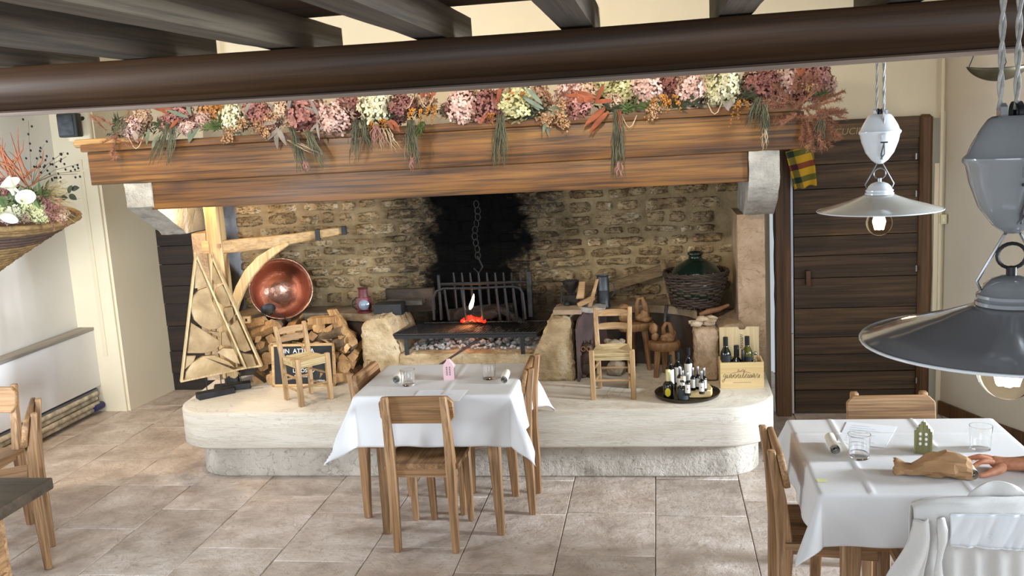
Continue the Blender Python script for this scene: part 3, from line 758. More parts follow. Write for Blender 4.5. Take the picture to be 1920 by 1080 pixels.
def make_table(label, cx, cy, hx_, hy_, h, foot_in=.03):
    t = T('dining_table', label, 'table', (cx, cy, 0))
    b = nb(); box(b, (0, 0, h-.018), (2*hx_, 2*hy_, .032), bev=.006); mk('tabletop', b, m_chair_x, t)
    for sx in (-1, 1):
        for sy in (-1, 1):
            b = nb(); post(b, [(sx*(hx_-foot_in-.062), sy*(hy_-.05), 0), (sx*(hx_-.05-.062), sy*(hy_-.07), h-.035)], [.036, .075], [.036, .075], bev=.004); mk('leg', b, m_chair_z, t)
    for s in (-1, 1):
        b = nb(); box(b, (0, s*(hy_-.07), h-.085), (2*hx_-.28, .022, .09)); mk('apron', b, m_chair_x, t)
        b = nb(); box(b, (s*(hx_-.11), 0, h-.085), (.022, 2*hy_-.22, .09)); mk('apron', b, m_chair_y, t)
    return t
def make_cloth(label, cx, cy, hx_, hy_, h, ov, seed, nx=110, ny=100, creases=()):
    b = nb(); g = []; z0 = h+.0025
    for i in range(nx+1):
        for j in range(ny+1):
            u = -1+2*i/nx; v = -1+2*j/ny
            x = u*(hx_+ov); y = v*(hy_+ov)
            dx = max(abs(x)-hx_, 0); dy = max(abs(y)-hy_, 0); sx = 1 if x > 0 else -1; sy = 1 if y > 0 else -1
            bx = max(-hx_, min(hx_, x)); by = max(-hy_, min(hy_, y)); r = math.hypot(dx, dy)
            if r == 0:
                z = z0 + .0012*noise.noise(V((x*6, y*6, seed)))
                for (k, off) in creases:
                    z += .0045*math.exp(-(((x if k == 0 else y)-off)/.0065)**2)
                p = V((x, y, z))
            else:
                th = math.atan2(dy, dx); s2 = math.sin(2*th)
                s = (y if dx > dy else x)
                fold = .5+.5*math.sin(s*17+seed)+.4*math.sin(s*31+seed*2)
                fl = .05 + .06*fold*min(1, r/ov) + .42*s2**1.5
                rr = .014; ex = min(r, rr*1.57)
                out = rr*math.sin(ex/rr)+max(0, r-rr*1.57)*fl; dn = rr*(1-math.cos(ex/rr))+max(0, r-rr*1.57)*math.sqrt(max(.1, 1-fl*fl))
                p = V((bx+sx*math.cos(th)*out, by+sy*math.sin(th)*out, z0-dn))
            g.append(b.verts.new(p+V((cx, cy, 0))))
    for i in range(nx):
        for j in range(ny):
            k = i*(ny+1)+j; b.faces.new((g[k], g[k+ny+1], g[k+ny+2], g[k+1]))
    o = single('tablecloth', b, m_cloth, label, 'tablecloth', (cx, cy, h), ang=180)
    md = o.modifiers.new('thick', 'SOLIDIFY'); md.thickness = .0015; md.offset = 1
    return o
make_table('small central wooden table in front of the hearth', -1.147, 4.715, .395, .305, .755)
make_cloth('white cloth on the small central table', -1.147, 4.715, .397, .307, .756, .265, 1.3, creases=((0, .06),))
make_table('square wooden table at the right under a white cloth', .925, 3.565, .40, .40, .755)
make_cloth('white cloth with folds on the right table', .925, 3.565, .402, .402, .756, .19, 4.1, 130, 130, creases=((0, -.235), (0, .09), (1, .22)))
TZ = .7605
# ---- dark left table end and cabinet
dk = T('side_table', 'dark brown table with a rounded corner at the left edge', 'table', (-3.45, 3.62, 0))
m_darkw = wood('dark_stained_wood', ['#2a2119', '#43372b', '#554738'], 'X', .8, .4, 0)
pe = onz(20, 807, .77)
b = nb(); c = V((pe.x-.45, 3.55, 0)); box(b, (pe.x-.45, 3.50, .74), (.9, .5, .06), bev=.028, seg=3); W(dk, 'tabletop', b, m_darkw)
for x in (-.80, -.34):
    b = nb(); post(b, [(pe.x+x, 3.62, 0), (pe.x+x, 3.62, .715)], [.05, .06], [.05, .06]); W(dk, 'leg', b, m_darkw)
    b = nb(); post(b, [(pe.x+x, 3.35, 0), (pe.x+x, 3.35, .715)], [.05, .06], [.05, .06]); W(dk, 'leg', b, m_darkw)
cb = T('sideboard', 'low orange wood sideboard with a dark top at the lower left corner', 'cabinet', (-2.7, 2.75, 0))
b = nb(); box(b, (-2.70, 2.64, .828), (.82, .86, .045), bev=.008); W(cb, 'worktop', b, m_darkw)
b = nb(); box(b, (-2.80, 2.64, .40), (.62, .78, .80), bev=.006); W(cb, 'body', b, m_chair_x)
for z0, z1 in ((.52, .76), (.26, .50), (.03, .24)):
    b = nb(); box(b, (-2.492, 2.64, (z0+z1)/2), (.03, .72, z1-z0), bev=.012); dr = W(cb, 'drawer', b, m_chair_y)
    b = nb(); blob(b, (-2.465, 2.64, (z0+z1)/2), .016, 2); W(cb, 'knob', b, m_black)

# ================================================================== TABLE SETTINGS
gl0 = None
def tumbler(label, x, y, r=.038, h=.085):
    global gl0
    if gl0 is None:
        b = nb(); lathe(b, [(0, .0), (r*.84, 0), (r*.88, .003), (r, h), (r-.0016, h), (r*.88-.002, .009), (0, .008)], 28)
        gl0 = mk('tumbler', b, m_glass); tag(gl0, label, 'glass', 'water tumblers'); o = gl0
    else:
        o = gl0.copy(); COL.objects.link(o); o['label'] = label
    o.location = (x, y, TZ); return o
for l, px, k in (('clear tumbler beside the rolled napkin on the left of the central table', (766, 722), 1), ('clear tumbler on the right half of the central table', (917, 710), 1),
              ('clear tumbler on the right table near the white menu sheet', (1611, 858), 1.08), ('clear tumbler at the far right of the right table', (1838, 842), 1.08)):
    p = onz(*px, TZ); o = tumbler(l, p.x, p.y); o.scale = (k, k, k)
np0 = None
m_nap = plain('ivory_napkin', '#e2dccf', .85, bmp=.2, bscale=200)
def napkin(label, p, q):
    global np0
    d = q-p; L = d.length
    if np0 is None:
        r0 = T('rolled_napkin', label, 'napkin', group='rolled napkins with cutlery')
        b = nb(); spts = []
        for i in range(60):
            a = i/59*5*PI; r = .0085+.0125*(i/59); spts.append((r*math.cos(a), r*math.sin(a)+.021))
        secs = [[V((x, y, z)) for x, z in spts] for y in (-.5, -.25, 0, .25, .5)]
        rows = [[b.verts.new((p_.x, p_.y*.145, p_.z)) for p_ in s] for s in secs]
        for a_, c_ in zip(rows, rows[1:]):
            for j in range(len(a_)-1): b.faces.new((a_[j], a_[j+1], c_[j+1], c_[j]))
        mk('napkin_roll', b, m_nap, r0)
        for k, (x, z) in enumerate(((-.003, .020), (.003, .023))):
            b = nb(); tube(b, [(x, -.076, z), (x, .05, z)], .0028, 6); mk('cutlery_handle', b, m_steel, r0)
        np0 = r0; o = r0
    else: o = dup(np0, label=label)
    o.location = ((p.x+q.x)/2, (p.y+q.y)/2, TZ+.0005); o.rotation_euler = (0, 0, math.atan2(-d.x, d.y)); return o
napkin('rolled white napkin with cutlery at the left edge of the central table', onz(738, 727, TZ), onz(757, 700, TZ))
napkin('rolled white napkin with cutlery at the right edge of the central table', onz(943, 725, TZ), onz(953, 702, TZ))
napkin('rolled white napkin with cutlery left of the tumbler on the right table', onz(1569, 862, TZ), onz(1553, 822, TZ))
napkin('rolled white napkin with cutlery beside the hand on the right table', onz(1823, 900, TZ), onz(1806, 875, TZ))
def sheet(label, corners, lines):
    P = [onz(x, y, TZ+.001) for x, y in corners]; b = nb(); b.faces.new([b.verts.new(p) for p in P]); bmesh.ops.recalc_face_normals(b, faces=b.faces[:])
    c = sum(P, V())/4; g = bmesh.ops.extrude_face_region(b, geom=b.faces[:]); bmesh.ops.translate(b, vec=(0, 0, .0008), verts=[v for v in g['geom'] if isinstance(v, bmesh.types.BMVert)])
    bmesh.ops.recalc_face_normals(b, faces=b.faces[:])
    o = single('menu_sheet', b, m_paper, label, 'paper', c)
    b = nb()
    for i in range(lines):
        t = .15+.7*i/(lines-1); a = P[0].lerp(P[3], t); e = P[1].lerp(P[2], t)
        q0 = a.lerp(e, .12); q1 = a.lerp(e, .5+.3*((i*7) % 5)/5); n = (P[3]-P[0]).normalized()*.0012
        b.faces.new([b.verts.new(q-c+V((0, 0, .0012))) for q in (q0-n, q1-n, q1+n, q0+n)])
    mk('printed_lines', b, plain('grey_print', '#a9adb8', .8), o)
sheet('white menu sheet lying near the front of the central table', [(786, 732), (878, 731), (860, 752), (770, 752)], 6)
sheet('white menu sheet lying turned on the right table', [(1588, 791), (1682, 800), (1660, 840), (1569, 830)], 8)
p = onz(1541, 901, TZ); b = nb(); box(b, (p.x, p.y, TZ+.001), (.036, .03, .001), RZ(.1)); single('sticky_note', b, plain('pale_yellow_note', '#e6e6a8', .8), 'small pale yellow note at the left edge of the right table', 'note', p)

# ---- little wooden houses
def house(label, p, ang, s, mf, mb, mroof, mdot, stepped):
    t = T('house_ornament', label, 'ornament', (p.x, p.y, TZ), ang)
    w, h, hr = .056*s, .072*s, .115*s
    pts = [(-w/2, 0), (w/2, 0), (w/2, h)]
    if stepped:
        n = 4
        for i in range(n): x = w/2*(1-i/n); z = h+(hr-h)*(i+.6)/n; pts += [(x, z), (w/2*(1-(i+1)/n)+.002, z)]
        pts += [(0, hr)]; k = len(pts)
        for x, z in pts[k-2:2:-1]: pts.append((-x, z))
        pts.append((-w/2, h))
    else:
        pts += [(w*.40, h+.016*s), (w*.18, hr-.012*s), (w*.14, hr-.008*s), (w*.12, hr), (-w*.12, hr), (-w*.14, hr-.008*s), (-w*.18, hr-.012*s), (-w*.40, h+.016*s), (-w/2, h)]
    b = nb(); prism(b, [(x, -.02*s, z) for x, z in pts], (0, .008*s, 0)); mk('facade', b, mf, t)
    b = nb(); prism(b, [(x, -.012*s, z) for x, z in ((-w*.46, 0), (w*.46, 0), (w*.46, h*.92), (0, hr*.86), (-w*.46, h*.92))], (0, .045*s, 0)); mk('body', b, mb, t)
    b = nb()
    for sx in (-1, 1): prism(b, [(0, -.014*s, hr*.87), (sx*w*.52, -.014*s, h*.90), (sx*w*.52, -.014*s, h*.90+.004), (0, -.014*s, hr*.87+.005)], (0, .05*s, 0))
    mk('roof', b, mroof, t)
    if stepped:
        for ix in (-1, 1):
            for iz in range(3):
                b = nb(); blob(b, (ix*.009*s, -.0205*s, (.036+iz*.017)*s), (.0045*s, .0012, .0058*s), 2); mk('window', b, mdot, t)
    else:
        for ix in (-1, 1):
            for iz in range(5):
                b = nb(); box(b, (ix*.008*s, -.0205*s, (.030+iz*.010)*s), (.006*s, .0014, .0055*s)); mk('window', b, mdot, t)
    return t
ph = onz(843, 711, TZ); house('small pink wooden house on the central table', ph, .05, 1.0, plain('pink_paint', '#e0b8bc', .6), plain('pink_paint_side', '#e6c4c6', .6), plain('pink_roof', '#e3bfc0', .6), plain('dark_window', '#5d4048', .8), False)
ph = onz(1731, 848, TZ); house('small green wooden house with stepped gable on the right table', ph, -.30, 1.12, wood('green_stained_wood', ['#6b6a42', '#8a8657', '#a39d6e'], 'Z', 3, .7, 0), plain('mint_paint', '#b5d0bd', .6), plain('white_mint_roof', '#dfe6e4', .6), plain('white_window', '#eef2ee', .7), True)

# ---- crumpled paper bag
bc = onz(1752, 893, TZ)
b = nb(); bp = [(-.130, .044, .026), (-.112, .042, .022), (-.092, .034, .018), (-.072, .032, .018), (-.050, .038, .026), (-.030, .046, .036), (-.008, .050, .041), (.015, .053, .044), (.038, .055, .045), (.06, .055, .045), (.082, .052, .042), (.10, .050, .038), (.116, .044, .032), (.121, .020, .012)]
secs = []; K = 21
for i, (x, ry, rz_) in enumerate(bp):
    row = []
    for k in range(K):
        a = 2*PI*k/K; n1 = noise.noise(V((x*13, math.cos(a)*1.7, math.sin(a)*1.7+3))); n2 = noise.noise(V((x*30, math.cos(a)*3, math.sin(a)*3+9)))
        n3 = abs(noise.noise(V((x*22+5, math.cos(a)*2.2, math.sin(a)*2.2))))-.2; f = 1+.30*n1+.22*n2-.35*n3; row.append(V((x+.012*n2, ry*math.cos(a)*f, max(rz_*.95+rz_*math.sin(a)*f, .001))))
    secs.append(row)
loft(b, secs, cap=False); b.faces.new([v for v in b.verts][-K:])
bmesh.ops.triangulate(b, faces=b.faces[:])
bmesh.ops.transform(b, matrix=Matrix.Translation((bc.x, bc.y+.01, TZ+.0008)) @ RZ(-.22).to_4x4(), verts=b.verts[:])
o = single('paper_bag', b, plain('kraft_paper', '#a9825a', .8, nscale=8, namp=.08, bmp=.6, bscale=28), 'crumpled brown paper bread bag on the right table', 'paper bag', (bc.x, bc.y, TZ), ang=24)
md = o.modifiers.new('t', 'SOLIDIFY'); md.thickness = .001

# ================================================================== HAND AND FOREARM (rest of the person is outside the frame)
def skin_mesh(chains, levels=2):
    """chains: list of [(point, radius)...]; first point of later chains given as index into the all-points list"""
    vs, es, rs = [], [], []
    for ch in chains:
        prev = None
        for it in ch:
            if isinstance(it, int): prev = it; continue
            vs.append(V(it[0])); rs.append(it[1]); i = len(vs)-1
            if prev is not None: es.append((prev, i))
            prev = i
    me = bpy.data.meshes.new('s'); me.from_pydata(vs, es, []); o = bpy.data.objects.new('s', me); COL.objects.link(o)
    md = o.modifiers.new('skin', 'SKIN'); md.use_smooth_shade = True
    for i, r in enumerate(rs): me.skin_vertices[0].data[i].radius = r if isinstance(r, tuple) else (r, r)
    me.skin_vertices[0].data[0].use_root = True
    o.modifiers.new('sub', 'SUBSURF').levels = levels
    dg = bpy.context.evaluated_depsgraph_get(); m2 = bpy.data.meshes.new_from_object(o.evaluated_get(dg)); bpy.data.objects.remove(o)
    b = nb(); b.from_mesh(m2); bpy.data.meshes.remove(m2); return b
wr = ony(1890, 873, 3.375); elbow = wr+V((.30, -.05, .03)); Q = lambda x, y, Y: ony(x, y, Y)
b = skin_mesh([[(elbow, (.046, .043)), (wr.lerp(elbow, .45), (.040, .036)), (wr.lerp(elbow, .12), (.031, .025)), (wr, (.030, .024)), (Q(1876, 872, 3.385), (.037, .024)), (Q(1863, 868, 3.395), (.041, .018)), (Q(1856, 866, 3.40), (.038, .012))]])
def finger(base, pts):
    join(b, skin_mesh([[(base, pts[0][1]*1.05)]+pts]))
finger(Q(1864, 868, 3.385), [(Q(1852, 864, 3.390), .0105), (Q(1836, 860, 3.395), .0095), (Q(1819, 862, 3.400), .0085), (Q(1805, 868, 3.405), .0066)])
finger(Q(1865, 871, 3.365), [(Q(1853, 868, 3.362), .0108), (Q(1838, 869, 3.356), .0096), (Q(1828, 876, 3.352), .0086), (Q(1821, 884, 3.350), .0068)])
finger(Q(1864, 866, 3.405), [(Q(1853, 862, 3.420), .0100), (Q(1836, 858, 3.432), .0090), (Q(1822, 861, 3.440), .0080), (Q(1811, 867, 3.445), .0062)])
finger(Q(1867, 865, 3.425), [(Q(1857, 861, 3.442), .0088), (Q(1844, 858, 3.458), .0080), (Q(1834, 861, 3.466), .0070), (Q(1827, 866, 3.470), .0055)])
finger(Q(1884, 876, 3.362), [(Q(1874, 883, 3.338), .0190), (Q(1860, 889, 3.316), .0135), (Q(1846, 894, 3.302), .0100), (Q(1835, 895, 3.298), .0075)])
lo = min(v.co.z for v in b.verts)
bmesh.ops.translate(b, vec=(0, 0, max(0, TZ+.001-lo)), verts=b.verts[:])
m_skin, nt, bs = mat('skin'); f = noi(nt, coords(nt), 30, 4); r = ramp(nt, ['#a8684a', '#c08262', '#cc9474'], [.3, .5, .7]); nt.links.new(f, r.inputs[0]); nt.links.new(r.outputs[0], bs.inputs['Base Color']); bs.inputs['Roughness'].default_value = .5
bs.inputs['Subsurface Weight'].default_value = .08; bump(nt, bs, noi(nt, coords(nt), 160, 3), .15, .002)
pers = T('person', 'right forearm and hand reaching over the right table towards the paper bag', 'person', wr)
W(pers, 'hand_and_forearm', b, m_skin, 180)
b = nb(); s0 = wr.lerp(elbow, .22); s1 = elbow+V((.10, -.02, .05)); dd = (s1-s0)
tube(b, [s0, s0+dd*.03, s0+dd*.3, s0+dd*.6, s1], [.041, .046, .052, .058, .066], 20, cap=False); rough(b, 1, .006, 26, 3); W(pers, 'sleeve', b, plain('dark_sleeve', '#26282b', .9), 180)

# ================================================================== WHITE COAT OVER THE FRONT CHAIR
m_fleece = plain('white_fleece', '#d9d6d2', .95, bmp=.45, bscale=420)
m_lining = plain('white_satin_lining', '#d9dbde', .45, bmp=.1, bscale=60, coat=.2)
coat = T('coat', 'white fleece coat with satin lining hung over the chair in front of the right table', 'coat', (.99, 2.95, .45))
cx, cyy, ctop = .99, 2.952, .825
def coat_sheet(x0, x1, z_lo, z_hi, nu, nv, f):
    b = nb(); g = []
    for i in range(nu+1):
        for j in range(nv+1): g.append(b.verts.new(f(i/nu, j/nv)))
    for i in range(nu):
        for j in range(nv):
            k = i*(nv+1)+j; b.faces.new((g[k], g[k+nv+1], g[k+nv+2], g[k+1]))
    return b
def shell(u, v):
    # u across the chair back, v from front hem over the top to the back hem
    x = cx+(u-.5)*.46*(1.0)
    prof = [(-.085, .36), (-.075, .50), (-.065, .62), (-.062, .72), (-.058, .79), (-.035, .828), (0, .836), (.035, .825), (.055, .78), (.060, .68), (.070, .52), (.075, .40)]
    t = v*(len(prof)-1); i = min(int(t), len(prof)-2); f = t-i
    y = prof[i][0]*(1-f)+prof[i+1][0]*f; z = prof[i][1]*(1-f)+prof[i+1][1]*f
    e = abs(u-.5)*2; drop = .022*e**5
    z -= drop; y *= (1-.35*e**4)
    fd = .010*math.sin(u*44+2*v)*(1 if z < .74 else .25)*min(1, (.84-z)*5) + .010*noise.noise(V((u*6, v*5, 2)))
    return V((x, cyy+y+(fd if v < .5 else -fd), z))
b = coat_sheet(0, 0, 0, 0, 60, 44, shell); W(coat, 'body', b, m_fleece, 180)
def lin(u, v):
    x = cx-.135+u*.42; z = .808-v*.098-.022*u*v; e = 1.0
    y = cyy-.068-.010*v + (.012*noise.noise(V((u*13+v*2.2, v*.8, 4)))+.007*noise.noise(V((u*30+v*3, v*1.0, 8))))*(.25+.75*v)
    return V((x, y, z))
b = coat_sheet(0, 0, 0, 0, 110, 10, lin); W(coat, 'lining', b, m_lining, 180)
b = nb(); tube(b, [lin(i/40, 1)+V((0, -.004, 0)) for i in range(41)], .0035, 6); W(coat, 'seam_piping', b, m_lining, 180)
def collar(u, v):
    a = u*PI; x = cx+.03-.088*math.cos(a)*(1-.10*(1-v)); z = .80+.078*(max(0, math.sin(a))**.75)*v; return V((x, cyy+.045-.03*math.sin(v*PI/2)+.006*math.sin(u*17)*v, z))
b = coat_sheet(0, 0, 0, 0, 30, 8, collar); W(coat, 'hood', b, m_fleece, 180)
def flap(u, v):
    z = .800-v*.42; w_ = .025+.075*min(1, v*1.6)-.05*max(0, v-.65); x = cx-.205-.0-w_*(1-u)*1.15+.01*math.sin(v*9); y = cyy-.035-.055*u-.02*v+.012*math.sin(u*7+v*3)
    return V((x, y, z-.03*(1-u)*(1-v)))
b = coat_sheet(0, 0, 0, 0, 16, 30, flap); W(coat, 'sleeve_edge', b, m_fleece, 180)
b = nb(); tube(b, [V((cx-.165+.006*math.sin(i), cyy-.085-.004*i*.3, .80-i*.035)) for i in range(13)], [.012+.004*math.sin(i*1.3) for i in range(13)], 10); W(coat, 'fleece_trim', b, m_fleece, 180)
for n_ in ('body', 'lining', 'hood', 'sleeve_edge'):
    for c_ in coat.children:
        if c_.name.split('.')[0] == n_: md = c_.modifiers.new('thick', 'SOLIDIFY'); md.thickness = .006
# ================================================================== THINGS ON THE HEARTH
m_straw = wood('woven_straw', ['#94794d', '#bda477', '#d6c29a'], 'X', 3, .8, 0, .6)
def small_chair(label, loc, rz, wf, wb, dp, top):
    t = T('straw_seat_chair', label, 'chair', loc, rz, 'low straw-seat chairs on the hearth')
    fy, by = dp/2, -dp/2
    for s in (-1, 1):
        b = nb(); post(b, [(s*wf/2, fy, 0), (s*wf/2, fy, .298)], [.030, .030], [.030, .030], bev=.004); mk('leg', b, m_straw_z, t)
        b = nb(); post(b, [(s*wb/2, by, 0), (s*(wb/2+.004), by, .28), (s*(wb/2+.012), by-.035, top)], [.026, .028, .026], [.028, .030, .024], bev=.004); mk('leg', b, m_straw_z, t)
        for z in (.09, .17):
            b = nb(); tube(b, [(s*wf/2, fy, z), (s*wb/2, by, z)], .007, 7); mk('stretcher', b, m_straw_x, t)
    b = nb(); tube(b, [(-wf/2, fy, .115), (wf/2, fy, .115)], .0075, 7); mk('stretcher', b, m_straw_x, t)
    b = nb(); tube(b, [(-wb/2, by, .13), (wb/2, by, .13)], .0075, 7); mk('stretcher', b, m_straw_x, t)
    for z in (.385, .475):
        if z > top-.03: z = top-.035
        b = nb(); k = (z-.28)/(top-.28); y = by-.035*k; pts = []
        secs = []
        for i in range(9):
            u = -1+i/4; x = u*(wb/2-.004); yy = y-.014*(1-u*u); hgt = .017+.004*(1-u*u)
            secs.append([V((x, yy-.005, z-hgt)), V((x, yy+.005, z-hgt)), V((x, yy+.005, z+hgt)), V((x, yy-.005, z+hgt))])
        loft(b, secs); mk('back_slat', b, m_straw_x, t)
    # woven seat: four wedges of cords
    zs_ = .272; b = nb(); c = V((0, 0, zs_-.004)); cs = [V((-wf/2, fy, zs_)), V((wf/2, fy, zs_)), V((wb/2, by, zs_)), V((-wb/2, by, zs_))]
    m = [cs[0].lerp(cs[3], .5)*.25+V((0, 0, zs_*.75)), cs[1].lerp(cs[2], .5)*.25+V((0, 0, zs_*.75))]
    for a, d_ in ((0, 1), (1, 2), (2, 3), (3, 0)):
        A, D = cs[a], cs[d_]; side_ = (a in (1, 3)); n_ = 11
        tipA = c+V(((A.x)*.35, 0, 0)) if not side_ else c+V((A.x*.35, 0, 0)); tipD = c+V((D.x*.35, 0, 0))
        for i in range(n_):
            f = i/n_; p = A.lerp(tipA, f); q = D.lerp(tipD, f); 
            out = ((A+D)/2-V((0, 0, zs_))).normalized() if ((A+D)/2-V((0, 0, zs_))).length > 0 else V((0, 1, 0))
            tube(b, [p, (p+q)/2+V((0, 0, .003)), q], .0075, 5)
    for i in range(3):
        for a, d_ in ((0, 1), (1, 2), (2, 3), (3, 0)):
            tube(b, [cs[a]-V((0, 0, .008+i*.011)), cs[d_]-V((0, 0, .008+i*.011))], .0075, 5)
    mk('woven_seat', b, m_straw, t); return t
small_chair('small pale straw-seat chair facing forward on the right half of the hearth', (-.293, 5.462, SZ), PI, .235, .185, .235, .50)
small_chair('small pale straw-seat chair turned to the right in front of the chalkboard', (-2.205, 5.415, SZ), -2.27, .205, .175, .215, .47)

# chalkboard
bd = T('chalkboard', 'small chalkboard with white lettering in a pale wooden frame, leaning on the firewood', 'sign', (-2.345, 5.72, SZ))
BW, BH = .44, .285; tilt = Matrix.Rotation(math.radians(-9), 4, 'X')
def BM(b): bmesh.ops.transform(b, matrix=tilt, verts=b.verts[:]); return b
b = nb(); box(b, (0, .004, BH/2), (BW-.03, .008, BH-.03)); mk('board', BM(b), plain('chalkboard_black', '#15171a', .7, nscale=10, namp=.4), bd)
for c, s in (((0, 0, .009), (BW, .018, .018)), ((0, 0, BH-.009), (BW, .018, .018)), ((-BW/2+.009, 0, BH/2), (.018, .018, BH)), ((BW/2-.009, 0, BH/2), (.018, .018, BH))):
    b = nb(); box(b, c, s, bev=.002, seg=1); mk('frame_side', BM(b), m_oakx, bd)
m_chalk = plain('chalk_white', '#e8e8e6', .9)
for txt, x, z, s, sh in (('IN  ATTESA', -.03, .235, .042, 0), ('ROSSO', -.06, .195, .036, 0), ('L\' BOSTO', .0, .105, .036, 0), ('Buon  vino', -.02, .068, .022, .15), ('aperitivo', .10, .038, .024, .15)):
    b = text_mesh(txt, s, .0004, sh); bmesh.ops.transform(b, matrix=frameM((x, -.0008, z), (1, 0, 0), (0, -1, 0)), verts=b.verts[:]); mk('lettering', BM(b), m_chalk, bd)
b = nb(); blob(b, (.135, -.0008, .205), (.010, .001, .008), 2); mk('chalk_dot', BM(b), m_chalk, bd)

# wooden tree ornaments
m_slice = stone('cut_wood_slice', ['#7b6342', '#9c835d', '#b29b78'], 7, .65, .14, .1, 30)
m_edge = wood('pale_frame_wood', ['#a98f62', '#bfa578', '#cfb88e'], 'Z', 1.4, .6, .05)
def tree(label, p, n, tri, slices, stand, rods):
    t = T('tree_ornament', label, 'ornament', (p[0], p[1], SZ)); p = V(p); n = V(n).normalized()
    if n.y > 0: n = -n
    P = lambda x, y: onpl(x, y, p, n)
    A = [P(*q) for q in tri]; cen = sum(A, V())/3
    def inset(q, d): return q
    for i in range(3):
        a, c = A[i], A[(i+1) % 3]; inn = (cen-(a+c)/2); e = (c-a).normalized(); inn = (inn-e*inn.dot(e)).normalized()
        b = nb(); w_ = .011
        prism(b, [a+n*.022, c+n*.022, c+n*.022+inn*w_-e*.012, a+n*.022+inn*w_+e*.012], -n*.044); W(t, 'frame_side', b, m_edge)
    for s in slices:
        q = [P(*v) for v in s]; c = sum(q, V())/len(q); q = [c+(v-c)*.975 for v in q]; b = nb(); prism(b, [v+n*.016 for v in q], -n*.032)
        bmesh.ops.bevel(b, geom=[e for e in b.edges], offset=.002, segments=1, affect='EDGES'); W(t, 'wood_slice', b, m_slice)
    z0 = SZ+.03
    a = onz(*stand[0], SZ+.015); c = onz(*stand[1], SZ+.015); m_ = (a+c)/2; ang = math.atan2(c.y-a.y, c.x-a.x)
    b = nb(); box(b, (m_.x, m_.y, SZ+.0205), ((c-a).length, .075, .04), RZ(ang), bev=.003, seg=1); W(t, 'base', b, m_black)
    for (x, y) in rods:
        b = nb(); q = P(x, y); tube(b, [V((q.x, q.y, SZ+.03)), q+V((0, 0, .02))], .003, 6); W(t, 'rod', b, m_black)
def ell(cx, cy, rx, ry, a0=0, a1=360, n=18): return [(cx+rx*math.cos(math.radians(a0+(a1-a0)*i/n)), cy+ry*math.sin(math.radians(a0+(a1-a0)*i/n))) for i in range(n+(0 if a1-a0 >= 360 else 1))]
sl1 = [[(366, 489), (387, 533), (379, 539), (364, 541)],
       [(357, 570), (361, 555), (373, 542), (388, 537), (402, 575), (419, 609), (407, 617), (389, 618), (375, 611), (363, 600), (358, 585)],
       [(357, 604), (383, 620), (412, 638), (412, 648), (400, 658), (380, 662), (350, 662)],
       [(389, 620), (411, 622), (413, 634)], [(415, 624), (421, 620), (434, 648), (415, 648)],
       [(349, 667), (367, 666), (362, 678), (346, 692)], [(406, 660), (418, 652), (437, 653), (450, 682), (440, 680)],
       [(345, 712), (347, 698), (358, 680), (380, 667), (402, 665), (430, 678), (450, 697), (452, 693)]]
tree('tall triangular ornament of round wood slices on a black base, in front', (-2.866, 5.506, 0), (-.6, .8, 0), [(338, 716), (366, 472), (462, 690)], sl1, [(370, 745), (437, 731)], [(386, 712), (413, 704)])
sl2 = [[(400, 492), (418, 530), (404, 533), (397, 520)], [(404, 540), (418, 533), (432, 560), (434, 572), (426, 575), (415, 570), (403, 560)], [(420, 577), (437, 574), (440, 590), (428, 606), (420, 600)],
       [(430, 612), (446, 598), (472, 656), (460, 660), (446, 654), (432, 635)], [(446, 660), (474, 664), (482, 685), (460, 688), (452, 680)]]
tree('second triangular ornament of wood slices on a black base, half hidden behind', (-2.82, 5.655, 0), (-.23, .97, 0), [(392, 700), (397, 473), (492, 686)], sl2, [(402, 730), (470, 722)], [(424, 700), (450, 696)])

# hearth crane of pale wood
cr_ = T('hearth_crane', 'pale wooden swinging crane with a long arm and a curved brace', 'crane', (-2.88, 5.80, SZ))
def pp(x, y, Y): return ony(x, y, Y)
b = nb(); post(b, [V((-2.885, 5.80, SZ+.05)), V((-2.885, 5.80, 1.2)), V((-2.885, 5.80, 1.70))], [.10, .105, .098], [.10]*3, bev=.01); rough(b, 3, .004, 7, 2); W(cr_, 'post', b, m_oak)
b = nb(); lathe(b, [(0, SZ), (.05, SZ), (.05, SZ+.07), (0, SZ+.07)], 16, Matrix.Translation((-2.885, 5.80, 0))); W(cr_, 'iron_shoe', b, m_black)
arm = [(418, 463, 5.79), (450, 460, 5.83), (500, 455, 5.88), (560, 446, 5.96), (610, 437, 6.02), (648, 431, 6.06)]
wd = [.085, .088, .082, .066, .055, .042]; b = nb(); secs = []
for (x, y, Y), h in zip(arm, wd):
    c = pp(x, y, Y); secs.append([c+V((0, -.022, -h/2)), c+V((0, .022, -h/2)), c+V((0, .022, h/2)), c+V((0, -.022, h/2))])
loft(b, secs); bmesh.ops.bevel(b, geom=b.edges[:], offset=.006, segments=1, affect='EDGES'); W(cr_, 'arm', b, m_oakx)
b = nb(); c = pp(388, 463, 5.765); box(b, c, (.05, .05, .08), bev=.006); W(cr_, 'tenon', b, m_oakx)
b = nb(); c = pp(410, 461, 5.742); box(b, c, (.026, .012, .028)); W(cr_, 'peg', b, m_chair_z)
for x, y, Y, h in ((596, 440, 5.985, .064), (645, 432, 6.05, .05)):
    b = nb(); c = pp(x, y, Y); box(b, c, (.03, .052, h+.006), RZ(.2)); W(cr_, 'iron_band', b, m_black)
cv = [(436, 588, 5.74), (441, 568, 5.735), (452, 540, 5.73), (468, 512, 5.73), (490, 488, 5.74), (515, 470, 5.76), (541, 456, 5.78)]
wv = [.062, .06, .064, .068, .062, .05, .022]; b = nb(); secs = []
P_ = [pp(*c) for c in cv]
